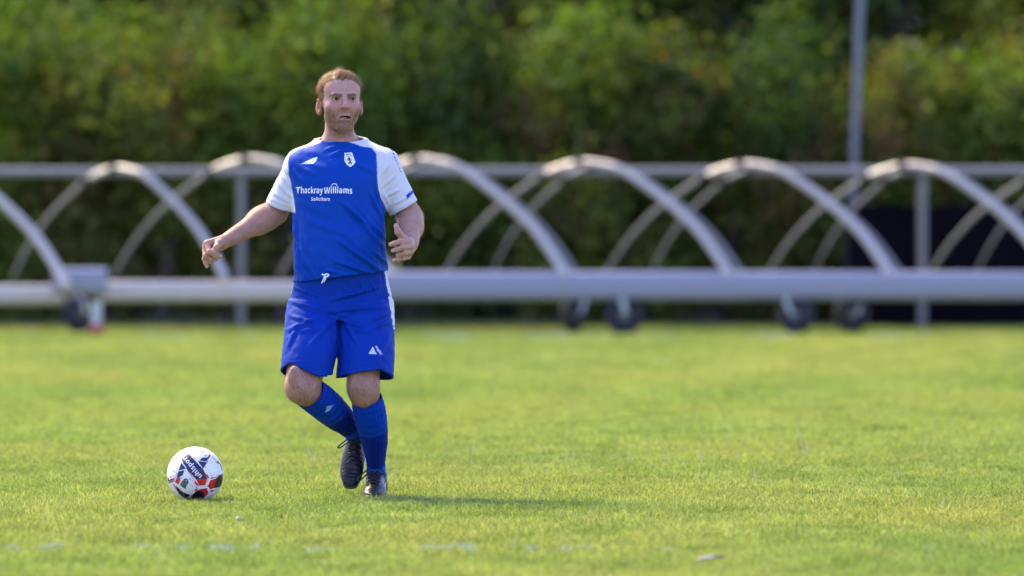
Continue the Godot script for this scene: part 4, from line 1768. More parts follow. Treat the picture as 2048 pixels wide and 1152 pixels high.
func limbs_part(body: Soup) -> void:
	var tone := Color(0.435, 0.232, 0.162)
	# trunk, under the kit
	var t := Field.new()
	t.stack([[Q(0, 640).y, Q(682, 0).x, 0.0, 0.15, 0.10], [Q(0, 560).y, Q(682, 0).x, 0.0, 0.155, 0.10], [Q(0, 450).y, Q(678, 0).x, 0.0, 0.155, 0.095], [Q(0, 350).y, Q(680, 0).x, -0.01, 0.155, 0.085], [Q(0, 305).y, Q(682, 0).x, -0.02, 0.10, 0.06]])
	add_skin(body, t, Vector3(-0.25, 0.6, -0.2), Vector3(0.25, 1.42, 0.2), 0.016, tone)
	# arm held out, hand hanging loosely
	var a := Field.new()
	var el := Q(550, 425, -0.10)
	var wr := Q(447, 484, 0.025)
	a.cap(Q(600, 330, -0.02), el, 0.050, 0.043, 0.02)
	a.cap(el, el.lerp(wr, 0.32), 0.042, 0.045, 0.03)
	a.cap(el.lerp(wr, 0.22), wr, 0.0465, 0.0265, 0.03)
	a.ell(el.lerp(wr, 0.20) + Vector3(0.0, 0.006, 0.012), Vector3(0.05, 0.034, 0.034), 0.03)
	var kn := [Q(415, 486, 0.065), Q(412, 493, 0.048), Q(411, 501, 0.028), Q(412, 509, 0.008)]
	for k in 4:
		a.cap(wr + Vector3(-0.004, 0.010 - 0.008 * k, 0.018 - 0.012 * k), kn[k], 0.0175, 0.0135 - 0.0008 * k, 0.012)
	chain(a, [kn[0], Q(421, 503, 0.092), Q(433, 510, 0.088), Q(442, 512, 0.078)], 0.0122, 0.0088)
	chain(a, [kn[1], Q(413, 510, 0.068), Q(424, 517, 0.064), Q(434, 518, 0.056)], 0.0120, 0.0086)
	chain(a, [kn[2], Q(411, 515, 0.036), Q(417, 523, 0.034), Q(424, 524, 0.026)], 0.0112, 0.0082)
	chain(a, [kn[3], Q(409, 518, 0.010), Q(412, 526, 0.016), Q(414, 533, 0.018)], 0.0105, 0.0076)
	chain(a, [wr + Vector3(0.0, 0.004, 0.022), Q(439, 486, 0.070), Q(435, 494, 0.092), Q(430, 502, 0.096)], 0.0170, 0.0098, 0.008)
	add_skin(body, a, Q(398, 545, -0.16), Q(622, 300, 0.13), 0.0036, tone, [Q(443, 511, 0.085), Q(435, 517, 0.063), Q(414, 532, 0.026), Q(430, 502, 0.105)])
	# arm bent forward, thumb up
	var b := Field.new()
	var e2 := Q(820, 437, -0.065)
	var w2 := Q(824, 488, 0.165)
	b.cap(Q(768, 330, -0.02), e2, 0.050, 0.047, 0.02)
	b.cap(e2, e2.lerp(w2, 0.35), 0.045, 0.047, 0.03)
	b.cap(e2.lerp(w2, 0.25), w2, 0.0455, 0.0265, 0.03)
	var kb := [Q(819, 481, 0.245), Q(823.5, 491, 0.248), Q(823, 502, 0.243), Q(818, 512, 0.232)]
	for k in 4:
		b.cap(w2 + Vector3(-0.006, 0.012 - 0.010 * k, 0.006), kb[k], 0.0175, 0.0135 - 0.0008 * k, 0.012)
	chain(b, [kb[0], Q(803, 481, 0.282), Q(791, 485, 0.286), Q(783, 487, 0.278)], 0.0122, 0.0090)
	chain(b, [kb[1], Q(807, 493, 0.288), Q(796, 497, 0.290), Q(788, 499, 0.280)], 0.0122, 0.0088)
	chain(b, [kb[2], Q(811, 504, 0.279), Q(803, 507, 0.278), Q(797, 508, 0.268)], 0.0112, 0.0084)
	chain(b, [kb[3], Q(808, 514.5, 0.264), Q(798, 517, 0.268), Q(789, 518.5, 0.262)], 0.0102, 0.0078)
	chain(b, [w2 + Vector3(-0.012, 0.012, 0.010), Q(807, 475, 0.222), Q(798, 463, 0.236), Q(793.5, 450, 0.232)], 0.0175, 0.0100, 0.008)
	add_skin(body, b, Q(768, 535, -0.14), Q(862, 300, 0.32), 0.0036, tone, [Q(783, 487, 0.288), Q(788, 499, 0.29), Q(797, 508, 0.277), Q(789, 518, 0.27), Q(793, 449, 0.243)])
	# legs
	var ltone := Color(0.385, 0.200, 0.135)
	var l := Field.new()
	var kl := Q(607, 768, 0.235)
	l.cap(Q(640, 610, 0.0), kl, 0.100, 0.067, 0.02)
	l.ell(kl + Vector3(-0.008, -0.012, 0.052), Vector3(0.032, 0.038, 0.034), 0.018)
	l.ell(kl + Vector3(0.018, -0.036, 0.034), Vector3(0.022, 0.018, 0.022), 0.02)
	l.ell(kl + Vector3(0.050, 0.012, 0.060), Vector3(0.018, 0.034, 0.020), 0.03, 1)
	l.ell(kl + Vector3(-0.012, -0.038, 0.096), Vector3(0.030, 0.010, 0.020), 0.02, 1)
	l.ell(kl + Vector3(-0.028, 0.040, 0.060), Vector3(0.026, 0.040, 0.026), 0.03)
	l.cap(kl + Vector3(0.002, -0.010, 0.004), Q(638, 799, 0.175), 0.058, 0.046, 0.03)
	l.cap(Q(638, 799, 0.175), Q(711, 866, -0.05), 0.046, 0.028, 0.03)
	add_skin(body, l, Q(545, 885, -0.13), Q(735, 585, 0.36), 0.0055, ltone, [], 0.9)
	var m := Field.new()
	var km := Q(728, 772, 0.19)
	m.cap(Q(728, 610, 0.0), km, 0.095, 0.0585, 0.02)
	m.ell(km + Vector3(0.0, -0.006, 0.042), Vector3(0.028, 0.036, 0.032), 0.016)
	m.ell(km + Vector3(0.004, -0.052, 0.032), Vector3(0.020, 0.020, 0.022), 0.02)
	m.ell(km + Vector3(0.002, -0.036, 0.083), Vector3(0.032, 0.008, 0.018), 0.016, 1)
	m.ell(km + Vector3(-0.040, 0.0, 0.062), Vector3(0.014, 0.036, 0.020), 0.026, 1)
	m.ell(km + Vector3(0.040, 0.0, 0.062), Vector3(0.014, 0.036, 0.020), 0.026, 1)
	m.ell(km + Vector3(-0.022, 0.034, 0.016), Vector3(0.024, 0.034, 0.030), 0.03)
	m.cap(km, Q(738, 830, 0.13), 0.057, 0.052, 0.03)
	m.cap(Q(738, 830, 0.13), Q(752, 938, -0.02), 0.048, 0.030, 0.03)
	add_skin(body, m, Q(660, 955, -0.12), Q(800, 585, 0.30), 0.0055, ltone, [], 0.9)


# folds of cloth: [from, to (photograph pixels), half width in pixels, height in metres]
func fold_height(p: Vector3, folds: Array) -> float:
	var q := Vector2(p.x / S + 690.0, GROUND - p.y / S)
	var h := 0.0
	for f in folds:
		var a: Vector2 = f[0]
		var ab: Vector2 = f[1] - a
		var t: float = clampf((q - a).dot(ab) / ab.length_squared(), 0.0, 1.0)
		var off := q - a - ab * t
		var d: float = off.length() / f[2]
		if d < 3.0:
			var e := sin(PI * clampf(t * 0.86 + 0.07, 0.0, 1.0))
			var side := signf(ab.cross(q - a))
			h += f[3] * e * (exp(-d * d) - 0.55 * exp(-pow(d - 1.5, 2.0) * 1.6) * (1.0 if side > 0 else 0.45))
	return h


func cloth(color: Color, rough: float, scale := 14.0) -> StandardMaterial3D:
	var m := mat(color, rough, 0.0, true)
	m.rim_enabled = true
	m.rim = 0.03
	m.rim_tint = 0.6
	m.metallic_specular = 0.22
	return m


func shirt_part(who: Node3D) -> void:
	var f := Field.new()
	var rows := []
	# [row, edge, edge, back, front]
	for e in [[600, 588, 779, -0.125, 0.135], [570, 588, 778, -0.125, 0.138], [545, 588, 776, -0.122, 0.142], [520, 587, 774, -0.12, 0.146], [480, 586.5, 771.5, -0.12, 0.142], [440, 585, 769.5, -0.125, 0.130], [400, 582, 771, -0.13, 0.124], [360, 579, 774, -0.13, 0.118], [330, 583, 773, -0.122, 0.100], [305, 604, 756, -0.105, 0.068], [284, 634, 726, -0.085, 0.038]]:
		rows.append([Q(0, e[0]).y, (Q(e[1], 0).x + Q(e[2], 0).x) * 0.5, (e[3] + e[4]) * 0.5, (e[2] - e[1]) * S * 0.5, (e[4] - e[3]) * 0.5])
	f.stack(rows, 0.03)
	f.cap(Q(660, 302, -0.03), Q(606, 326, -0.025), 0.056, 0.056, 0.05)
	f.cap(Q(704, 300, -0.03), Q(764, 324, -0.025), 0.056, 0.056, 0.05)
	f.cap(Q(602, 334, -0.02), Q(556, 424, -0.095), 0.062, 0.064, 0.035)
	f.cap(Q(768, 334, -0.02), Q(811, 425, -0.055), 0.061, 0.061, 0.035)
	var cell := 0.0045
	var s := field_mesh(f, Q(505, 600, -0.19), Q(862, 255, 0.185), cell)
	fix_side(s, f)
	var ha := Vector3(-15, -52, 0).normalized()
	var planes := [
		[Q(559, 412, -0.08), Vector3(-0.28, -0.93, -0.22).normalized(), Q(545, 445, -0.11), 0.125],
		[Q(808, 416, -0.05), Vector3(0.50, -0.86, -0.05).normalized(), Q(822, 450, -0.06), 0.105],
		[Q(682, 277, 0.0), Vector3(0.0, 0.955, 0.30).normalized(), Q(682, 255, -0.02), 0.112],
		[Q(682, 552.5, 0.0), Vector3(0.125, -0.99, 0.0).normalized(), Q(682, 620, 0.0), 0.30],
	]
	s = cut_shell(s, planes, cell, 0.006)
	var folds := []
	for e in [
		# across the belly to the hip on the far side
		[[668, 472], [768, 545], 5, 0.006], [[672, 520], [770, 556], 5, 0.006], [[688, 400], [772, 500], 5, 0.0055], [[676, 398], [764, 470], 5, 0.004], [[730, 430], [774, 480], 4, 0.004],
		[[745, 500], [778, 530], 4, 0.004], [[700, 560], [775, 540], 4, 0.004], [[640, 556], [720, 546], 5, 0.004], [[655, 540], [700, 548], 4, 0.0035],
		[[740, 380], [766, 440], 4, 0.004], [[752, 360], [762, 420], 4, 0.003],
		# down the near side
		[[588, 450], [600, 500], 4, 0.004], [[590, 490], [604, 545], 4, 0.004], [[600, 470], [612, 530], 5, 0.0035], [[592, 520], [620, 560], 4, 0.004], [[610, 510], [634, 560], 5, 0.003], [[588, 430], [592, 470], 4, 0.003],
		# chest and shoulder
		[[660, 312], [700, 292], 4, 0.0025], [[650, 300], [690, 286], 4, 0.002], [[590, 340], [612, 372], 5, 0.003], [[584, 352], [600, 390], 4, 0.003], [[596, 330], [630, 350], 6, 0.0025],
		[[700, 320], [750, 345], 6, 0.0025], [[600, 400], [660, 430], 9, 0.002], [[620, 440], [700, 470], 10, 0.0025], [[610, 310], [660, 330], 9, -0.002],
		# sleeves
		[[560, 345], [582, 375], 4, 0.0035], [[552, 362], [584, 395], 4, 0.003], [[565, 330], [578, 352], 4, 0.003], [[548, 385], [578, 405], 5, 0.003], [[540, 398], [580, 414], 3, 0.0015],
		[[764, 350], [776, 328], 4, 0.003], [[766, 372], [790, 350], 4, 0.003], [[772, 392], [800, 378], 4, 0.0035], [[784, 410], [822, 390], 4, 0.003], [[766, 384], [778, 410], 4, 0.004], [[790, 421], [826, 400], 2.5, 0.0012]]:
		folds.append([Vector2(e[0][0], e[0][1]), Vector2(e[1][0], e[1][1]), float(e[2]) * 0.85, float(e[3]) * 2.0])
	var wr := FastNoiseLite.new()
	wr.seed = 40
	wr.frequency = 1.0
	wr.fractal_octaves = 3
	var lx := [[270.0, 650.0], [285.0, 642.0], [300.0, 594.0], [310.0, 579.0], [324.0, 576.0], [349.0, 578.0], [371.0, 583.0], [393.0, 587.0], [424.0, 592.0]]
	var rx := [[270.0, 692.0], [284.0, 699.0], [292.0, 722.0], [296.0, 744.0], [307.0, 753.0], [324.0, 754.5], [379.0, 756.0], [404.0, 768.0], [432.0, 776.0]]
	var blue := Color(0.001, 0.048, 0.33)
	var white := Color(0.60, 0.60, 0.64)
	var moved := s.v.duplicate()
	for k in s.v.size():
		var p := s.v[k]
		var n := s.n[k]
		var q := Vector2(p.x / S + 690.0, GROUND - p.y / S)
		var front := smoothstep(-0.1, 0.35, n.z)
		var h := fold_height(p, folds) * front
		# slack wrinkles running down and across
		var low := smoothstep(380.0, 540.0, q.y)
		h += wr.get_noise_3d(p.x * 26.0 + p.y * 10.0, p.y * 9.0 - p.x * 6.0, p.z * 22.0) * (0.0012 + 0.0052 * low)
		if front < 1.0:
			h += wr.get_noise_3d(p.x * 14.0, p.y * 10.0, p.z * 14.0 + 9.0) * 0.005 * (1.0 - front)
		# keep the neckline close
		h *= smoothstep(0.0, 0.03, (planes[2][0] as Vector3 - p).dot(planes[2][1]) + 0.004)
		moved[k] = p + n * h
		var w := 0.0
		if q.x < 690.0:
			w = smoothstep(-1.3, 1.3, path_value(lx, q.y) - q.x) * smoothstep(426.0, 423.0, q.y)
		else:
			w = smoothstep(-1.3, 1.3, q.x - path_value(rx, q.y)) * smoothstep(438.0, 434.0, q.y)
		var is_white := w > 0.5
		var c := blue.lerp(white, w)
		# collar and blue flashes on the sleeve
		if is_white and q.x > 812.0 and q.y > 372.0 and q.y < 400.0 and absf((q.y - 388.0) + (q.x - 820.0) * 0.9) < 4.0:
			c = blue
		if is_white and q.x > 780.0 and q.y < 345.0 and q.y > 292.0 and absf(q.x - (784.0 + (q.y - 300.0) * 0.42)) < 1.6 and wr.get_noise_2d(q.x * 0.2, q.y * 0.35) > 0.05:
			c = Color(0.03, 0.04, 0.12)
		s.c.append(c)
	s.v = moved
	s.smooth()
	# the print wraps round the trunk: across = angle round the body, down = height
	var W := 1536
	var H := 1024
	var cx := Q(678, 0).x
	for k in s.v.size():
		var p := s.v[k]
		var th := atan2((p.x - cx) / 0.188, p.z / 0.125)
		s.uv.append(Vector2(0.5 + th / deg_to_rad(240.0), (Q(0, 270).y - p.y) / (310.0 * S)) if absf(th) < deg_to_rad(118.0) and p.z > 0.0 else Vector2(0.5 + signf(th) * 0.49, 2.0))
	var img := Image.create(W, H, false, Image.FORMAT_RGBA8)
	img.fill(Color(1, 1, 1, 0))
	var tx := func(q: Vector2) -> Vector2:
		return Vector2((0.5 + asin(clampf((q.x - 678.0) * S / 0.188, -1, 1)) / deg_to_rad(240.0)) * W, (q.y - 270.0) / 310.0 * H)
	var ink := lin(0.82, 0.82, 0.85)
	var poly := func(pts: Array, col: Color) -> void:
		var o := PackedVector2Array()
		for e in pts:
			o.append(tx.call(Vector2(e[0], e[1])))
		print_poly(img, o, col)
	var write := func(text: String, x0: float, x1: float, base: float, height: float, bow: float, bold: bool, col: Color, below := 0.0) -> void:
		var tri := letters(text, bold)
		for k in range(0, tri.size(), 3):
			var o := []
			for j in 3:
				var t := tri[k + j]
				var u := t.x * 2.0 - 1.0
				o.append(tx.call(Vector2(lerpf(x0, x1, t.x), base + below - t.y * (height + below) + bow * u * u)))
			print_tri(img, o[0], o[1], o[2], col)
	write.call("Thackray", 595.0, 646.5, 386.0, 13.0, 0.0, true, ink, 4.4)
	write.call("Williams", 648.5, 706.5, 386.0, 13.5, 1.2, true, ink, 0.2)
	write.call("Solicitors", 623, 661, 401.0, 7.4, 0.0, true, ink, 0.1)
	# the small arch over the double l
	for k in 10:
		var a0 := PI * k / 10.0
		var a1 := PI * (k + 1) / 10.0
		var c0 := Vector2(669.5, 371.5)
		poly.call([[c0.x - cos(a0) * 6.3, c0.y - sin(a0) * 5.4], [c0.x - cos(a1) * 6.3, c0.y - sin(a1) * 5.4], [c0.x - cos(a1) * 4.9, c0.y - sin(a1) * 4.0], [c0.x - cos(a0) * 4.9, c0.y - sin(a0) * 4.0]], ink)
	# maker's pyramid
	for k in 6:
		var y0 := 328.0 - k * 2.15
		var y1 := y0 - 1.75
		poly.call([[596.0 + k * 1.85, y0], [610.6 - k * 0.35, y0 - 0.5], [610.4 - k * 0.35, y1 - 0.5], [597.6 + k * 1.85, y1]], ink)
	poly.call([[612.0, 327.4], [617.8, 326.8], [615.4, 313.6], [609.6, 315.0]], ink)
	poly.call([[611.8, 325.6], [617.4, 325.0], [617.3, 324.5], [611.7, 325.1]], lin(0.002, 0.042, 0.40))
	# club crest: shield, band with letters, rampant lion
	var dark := lin(0.012, 0.016, 0.08)
	poly.call([[699.5, 305.5], [711, 305.2], [724, 304.5], [722.5, 316], [720, 324], [714, 330], [706, 334], [699, 329], [695, 323], [695, 317]], ink)
	poly.call([[700.5, 312.6], [721, 311.2], [721, 311.8], [700.5, 313.2]], dark)
	write.call("WPFC", 701.5, 719.5, 310.8, 3.9, 0.0, true, dark)
	for e in [[[708, 314], [711, 314], [711.5, 318], [710.5, 322], [709, 326.5], [707, 325.5], [708, 320], [706.5, 317.5]], [[707.5, 317], [703.2, 315.6], [703.6, 317.4], [707, 319]], [[707.5, 319.2], [702, 319], [701.8, 320.6], [706, 321], [708.4, 320.6]],
		[[708.6, 323], [703.5, 323], [705, 326], [701.5, 326.6], [703, 328.2], [706.5, 327.4], [706.6, 325]], [[709.5, 323], [711.8, 325], [711.2, 328.6], [708.6, 329.2], [709.6, 327], [708.8, 325]], [[711.5, 321.5], [714.2, 319], [712.6, 317], [714.6, 315], [713.8, 317.2], [715.2, 319.2], [712, 322.4]]]:
		poly.call(e, dark)
	for k in 14:
		var t := k / 13.0
		poly.call([[697.2 + 1.2 * t * 0, 316 + t * 7], [697.8, 316 + t * 7], [697.8, 316.4 + t * 7], [697.2, 316.4 + t * 7]], dark)
	var m := cloth(Color.WHITE, 0.56)
	m.detail_enabled = true
	m.detail_blend_mode = BaseMaterial3D.BLEND_MODE_MIX
	m.detail_albedo = ImageTexture.create_from_image(img)
	m.texture_repeat = false
	var o := put(s.mesh(), "shirt", m, who)
	o.set_meta("label", "blue football shirt with white raglan sleeves, sponsor lettering and crest")


func shorts_part(who: Node3D) -> void:
	var f := Field.new()
	var rows := []
	for e in [[672, 576, 786, -0.10, 0.13], [640, 573, 788, -0.125, 0.135], [610, 577, 786, -0.13, 0.13], [580, 584, 781, -0.122, 0.125], [560, 589, 776, -0.115, 0.124], [535, 594, 771, -0.11, 0.122]]:
		rows.append([Q(0, e[0]).y, (Q(e[1], 0).x + Q(e[2], 0).x) * 0.5, (e[3] + e[4]) * 0.5, (e[2] - e[1]) * S * 0.5, (e[4] - e[3]) * 0.5])
	rows[0][4] *= 0.4
	f.stack(rows.slice(1), 0.03)
	var legs := [
		[[780, 562, 664, 0.10, 0.315], [740, 563.5, 668, 0.065, 0.295], [700, 566.5, 677, 0.02, 0.265], [660, 569.5, 680.5, -0.04, 0.215], [625, 572, 678, -0.09, 0.165], [600, 577, 676, -0.11, 0.13]],
		[[790, 672, 788, 0.06, 0.275], [745, 674, 788.5, 0.035, 0.262], [700, 678, 790, 0.0, 0.235], [660, 679.5, 790, -0.05, 0.195], [625, 681, 788.5, -0.09, 0.155], [600, 684, 786, -0.11, 0.13]]]
	for lg in legs:
		var r2 := []
		for e in lg:
			r2.append([Q(0, e[0]).y, (Q(e[1], 0).x + Q(e[2], 0).x) * 0.5, (e[3] + e[4]) * 0.5, (e[2] - e[1]) * S * 0.5, (e[4] - e[3]) * 0.5])
		f.stack(r2, 0.012)
	var cell := 0.0048
	var s := field_mesh(f, Q(545, 800, -0.16), Q(812, 530, 0.345), cell)
	fix_side(s, f)
	var planes := [
		[Q(612, 716.5, 0.285), Vector3(0.02, -0.92, 0.36).normalized(), Q(600, 790, 0.18), 0.155],
		[Q(735, 729, 0.25), Vector3(-0.20, -0.94, 0.24).normalized(), Q(738, 800, 0.16), 0.155],
		[Q(682, 538, 0), Vector3.UP, Q(682, 520, 0), 0.3],
	]
	s = cut_shell(s, planes, cell, 0.006)
	var folds := []
	for e in [
		[[590, 575], [650, 596], 4, 0.005], [[600, 585], [660, 608], 4, 0.004], [[660, 600], [760, 572], 5, 0.006], [[665, 620], [775, 612], 5, 0.007], [[585, 602], [670, 626], 5, 0.006], [[580, 630], [640, 645], 5, 0.0045], [[574, 660], [640, 632], 5, 0.005],
		[[685, 640], [740, 655], 4, 0.005], [[690, 655], [750, 662], 4, 0.004], [[684, 640], [690, 700], 5, 0.004], [[679, 636], [678, 694], 4, -0.006], [[690, 640], [720, 690], 6, 0.004], [[620, 690], [665, 640], 6, 0.004], [[600, 660], [660, 650], 5, 0.003],
		[[740, 640], [786, 622], 5, 0.006], [[745, 655], [786, 640], 4, 0.005], [[760, 600], [784, 585], 4, 0.005], [[700, 560], [720, 600], 3, 0.003], [[716, 556], [740, 596], 3, 0.003], [[735, 552], [756, 590], 3, 0.003], [[685, 565], [700, 600], 3, 0.003], [[620, 566], [640, 596], 3, 0.003], [[604, 566], [620, 590], 3, 0.003], [[640, 566], [655, 600], 3, 0.003], [[660, 566], [664, 604], 3, 0.003],
		[[575, 700], [600, 640], 5, 0.004], [[755, 720], [784, 660], 6, 0.004], [[566, 722], [655, 716], 2.2, 0.0012], [[684, 716], [784, 733], 2.2, 0.0012], [[640, 612], [700, 632], 6, 0.004]]:
		folds.append([Vector2(e[0][0], e[0][1]), Vector2(e[1][0], e[1][1]), float(e[2]) * 0.85, float(e[3]) * 1.5])
	var wr := FastNoiseLite.new()
	wr.seed = 41
	wr.frequency = 1.0
	var blue := Color(0.001, 0.032, 0.28)
	var white := Color(0.60, 0.60, 0.64)
	var moved := s.v.duplicate()
	for k in s.v.size():
		var p := s.v[k]
		var n := s.n[k]
		var q := Vector2(p.x / S + 690.0, GROUND - p.y / S)
		var front := smoothstep(-0.1, 0.35, n.z)
		var h := fold_height(p, folds) * front
		h += wr.get_noise_3d(p.x * 16.0, p.y * 22.0 + p.x * 8.0, p.z * 16.0) * 0.0026
		h += wr.get_noise_3d(p.x * 70.0, p.y * 16.0, p.z * 70.0) * 0.003 * smoothstep(600.0, 556.0, q.y)
		moved[k] = p + n * h
		# white stripe down the side seam, breaking up near the hem
		var c := blue
		var line := 766.0 + (q.y - 540.0) * 0.16 if q.x > 690.0 else 594.0 - (q.y - 540.0) * 0.10
		var off := q.x - line if q.x > 690.0 else line - q.x
		var edge := 3.0 if q.x > 690.0 else 2.0
		if off > edge and p.z < 0.14 and n.z < (0.66 if q.x > 690.0 else 0.05):
			var fade := smoothstep(635.0, 685.0, q.y)
			if q.y < 648.0 or (fmod(q.y, 7.0) > 7.0 * fade and q.y < 688.0):
				c = white
		s.c.append(c)
	s.v = moved
	s.smooth()
	# maker's mark on the thigh, laid on the leg of the shorts
	var W := 512
	var img := Image.create(W, W, false, Image.FORMAT_RGBA8)
	img.fill(Color(1, 1, 1, 0))
	var axis := Q(735, 0).x
	for k in s.v.size():
		var p := s.v[k]
		var zc := 0.13
		var th := atan2((p.x - axis) / 0.105, (p.z - zc) / 0.11)
		if p.x > Q(683, 0).x and absf(th) < 1.5 and p.y < Q(0, 640).y and p.z > 0.02:
			s.uv.append(Vector2(0.5 + th / 3.0, (Q(0, 640).y - p.y) / (120.0 * S)))
		else:
			s.uv.append(Vector2(0.5 + signf(th) * 0.49, 2.0))
	var ink := lin(0.82, 0.82, 0.85)
	var tx := func(x: float, y: float) -> Vector2:
		return Vector2((0.5 + asin(clampf((x - 735.0) * S / 0.105, -1, 1)) / 3.0) * W, (y - 640.0) / 120.0 * W)
	for k in 6:
		var y0 := 704.0 - k * 2.4
		var pts := PackedVector2Array([tx.call(739.0 + k * 1.7, y0), tx.call(755.5 - k * 1.0, y0 + 1.2), tx.call(755.2 - k * 1.0, y0 - 0.4), tx.call(740.2 + k * 1.7, y0 - 1.5)])
		print_poly(img, pts, ink)
	var tri := letters("PENDLE", true)
	for k in range(0, tri.size(), 3):
		var o := []
		for j in 3:
			var t := tri[k + j]
			# letters run up the slope of the pyramid
			var p0 := Vector2(754.0, 690.0).lerp(Vector2(762.0, 706.5), t.x)
			o.append(tx.call(p0.x + t.y * 4.2, p0.y - t.y * 1.4))
		print_tri(img, o[0], o[1], o[2], ink)
	var m := cloth(Color.WHITE, 0.60)
	m.detail_enabled = true
	m.detail_blend_mode = BaseMaterial3D.BLEND_MODE_MIX
	m.detail_albedo = ImageTexture.create_from_image(img)
	m.texture_repeat = false
	var o := put(s.mesh(), "shorts", m, who)
	o.set_meta("label", "blue football shorts with white side stripe and small maker's mark")
	# knotted draw cord
	var d := Soup.new()
	var zf := 0.152
	d.tube(catmull([Q(646, 547, zf), Q(650, 549, zf + 0.008), Q(655, 546.5, zf + 0.006), Q(659, 549, zf + 0.004), Q(655, 552, zf + 0.008), Q(650, 551, zf + 0.006)], 4), range(21).map(func(_q): return 0.0032), 7)
	d.tube(catmull([Q(652, 551, zf + 0.006), Q(649, 557, zf + 0.008), Q(645, 565, zf + 0.002)], 5), range(11).map(func(q): return 0.0034 - 0.0001 * q), 7)
	d.tube(catmull([Q(654, 551, zf + 0.006), Q(652, 557, zf + 0.007), Q(649, 562, zf + 0.004)], 5), range(11).map(func(q): return 0.0032), 7)
	put(d.mesh(), "draw_cord", mat(lin(0.78, 0.78, 0.8), 0.8), o)


func sock_mesh(keys: Array, up: Vector3, tape: float, cuff: float) -> Soup:
	# keys: [point, radius across, radius deep]
	var s := Soup.new()
	var steps := 110
	var sides := 96
	var pts := []
	for k in keys:
		pts.append(k[0])
	var n := keys.size() - 1
	var wr := FastNoiseLite.new()
	wr.seed = 50
	wr.frequency = 1.0
	for j in steps + 1:
		var f := float(j) / steps
		var g := mini(int(f * n), n - 1)
		var w := f * n - g
		var a: Array = keys[maxi(g - 1, 0)]
		var b: Array = keys[g]
		var c: Array = keys[g + 1]
		var e: Array = keys[mini(g + 2, n)]
		var p: Vector3 = (b[0] as Vector3).cubic_interpolate(c[0], a[0], e[0], w)
		var q: Vector3 = (b[0] as Vector3).cubic_interpolate(c[0], a[0], e[0], minf(w + 0.02, 1.0)) if w < 0.97 else p + ((c[0] as Vector3) - (b[0] as Vector3)) * 0.02
		var tg := (q - p).normalized()
		var side := tg.cross(up).normalized()
		var deep := side.cross(tg)
		var rx := cubic_interpolate(b[1], c[1], a[1], e[1], w)
		var rz := cubic_interpolate(b[2], c[2], a[2], e[2], w)
		for k in sides:
			var an := TAU * k / sides
			var o := side * cos(an) * rx + deep * sin(an) * rz
			var h := 0.0
			var col := Color(0.001, 0.038, 0.30)
			if f < cuff:
				h += 0.0011 * cos(an * 24.0) * smoothstep(0.0, 0.03, f)
				h += 0.0009 * sin(f * steps * 0.9)
			elif f < cuff + 0.16:
				h += 0.0014 * sin((f - cuff) * 90.0) * sin(an + 0.8)
			elif f < tape:
				h += 0.0007 * cos(an * 20.0) * smoothstep(cuff + 0.15, cuff + 0.3, f)
				col = Color(0.001, 0.016, 0.19)
			if f > 0.46 and f < 0.475:
				h -= 0.0012
			if f >= tape and f < tape + 0.11:
				col = Color(0.006, 0.085, 0.52)
				h += 0.0022 + 0.0008 * sin(f * 120.0)
			elif f >= tape + 0.11:
				h += 0.0022 * sin(f * 70.0 + an)
			h += 0.0016 * wr.get_noise_3dv((p + o) * 30.0)
			s.v.append(p + o.normalized() * (o.length() + h))
			s.c.append(col)
	for j in steps:
		for k in sides:
			var a2 := j * sides + k
			var b2 := j * sides + (k + 1) % sides
			s.quad(a2, a2 + sides, b2 + sides, b2)
	# turned-in top
	var b0 := s.v.size()
	for k in sides:
		var c0: Vector3 = keys[0][0]
		s.v.append(c0 + (s.v[k] - c0) * 0.93 + (keys[1][0] - keys[0][0]) * 0.06)
		s.c.append(Color(0.001, 0.016, 0.19))
	for k in sides:
		s.quad(b0 + k, k, (k + 1) % sides, b0 + (k + 1) % sides)
	s.smooth()
	var mid := s.v.size() / 2
	var ctr: Vector3 = keys[n / 2][0]
	if s.n[mid].dot(s.v[mid] - ctr) < 0:
		for t in range(0, s.i.size(), 3):
			var x := s.i[t + 1]
			s.i[t + 1] = s.i[t + 2]
			s.i[t + 2] = x
		s.smooth()
	return s


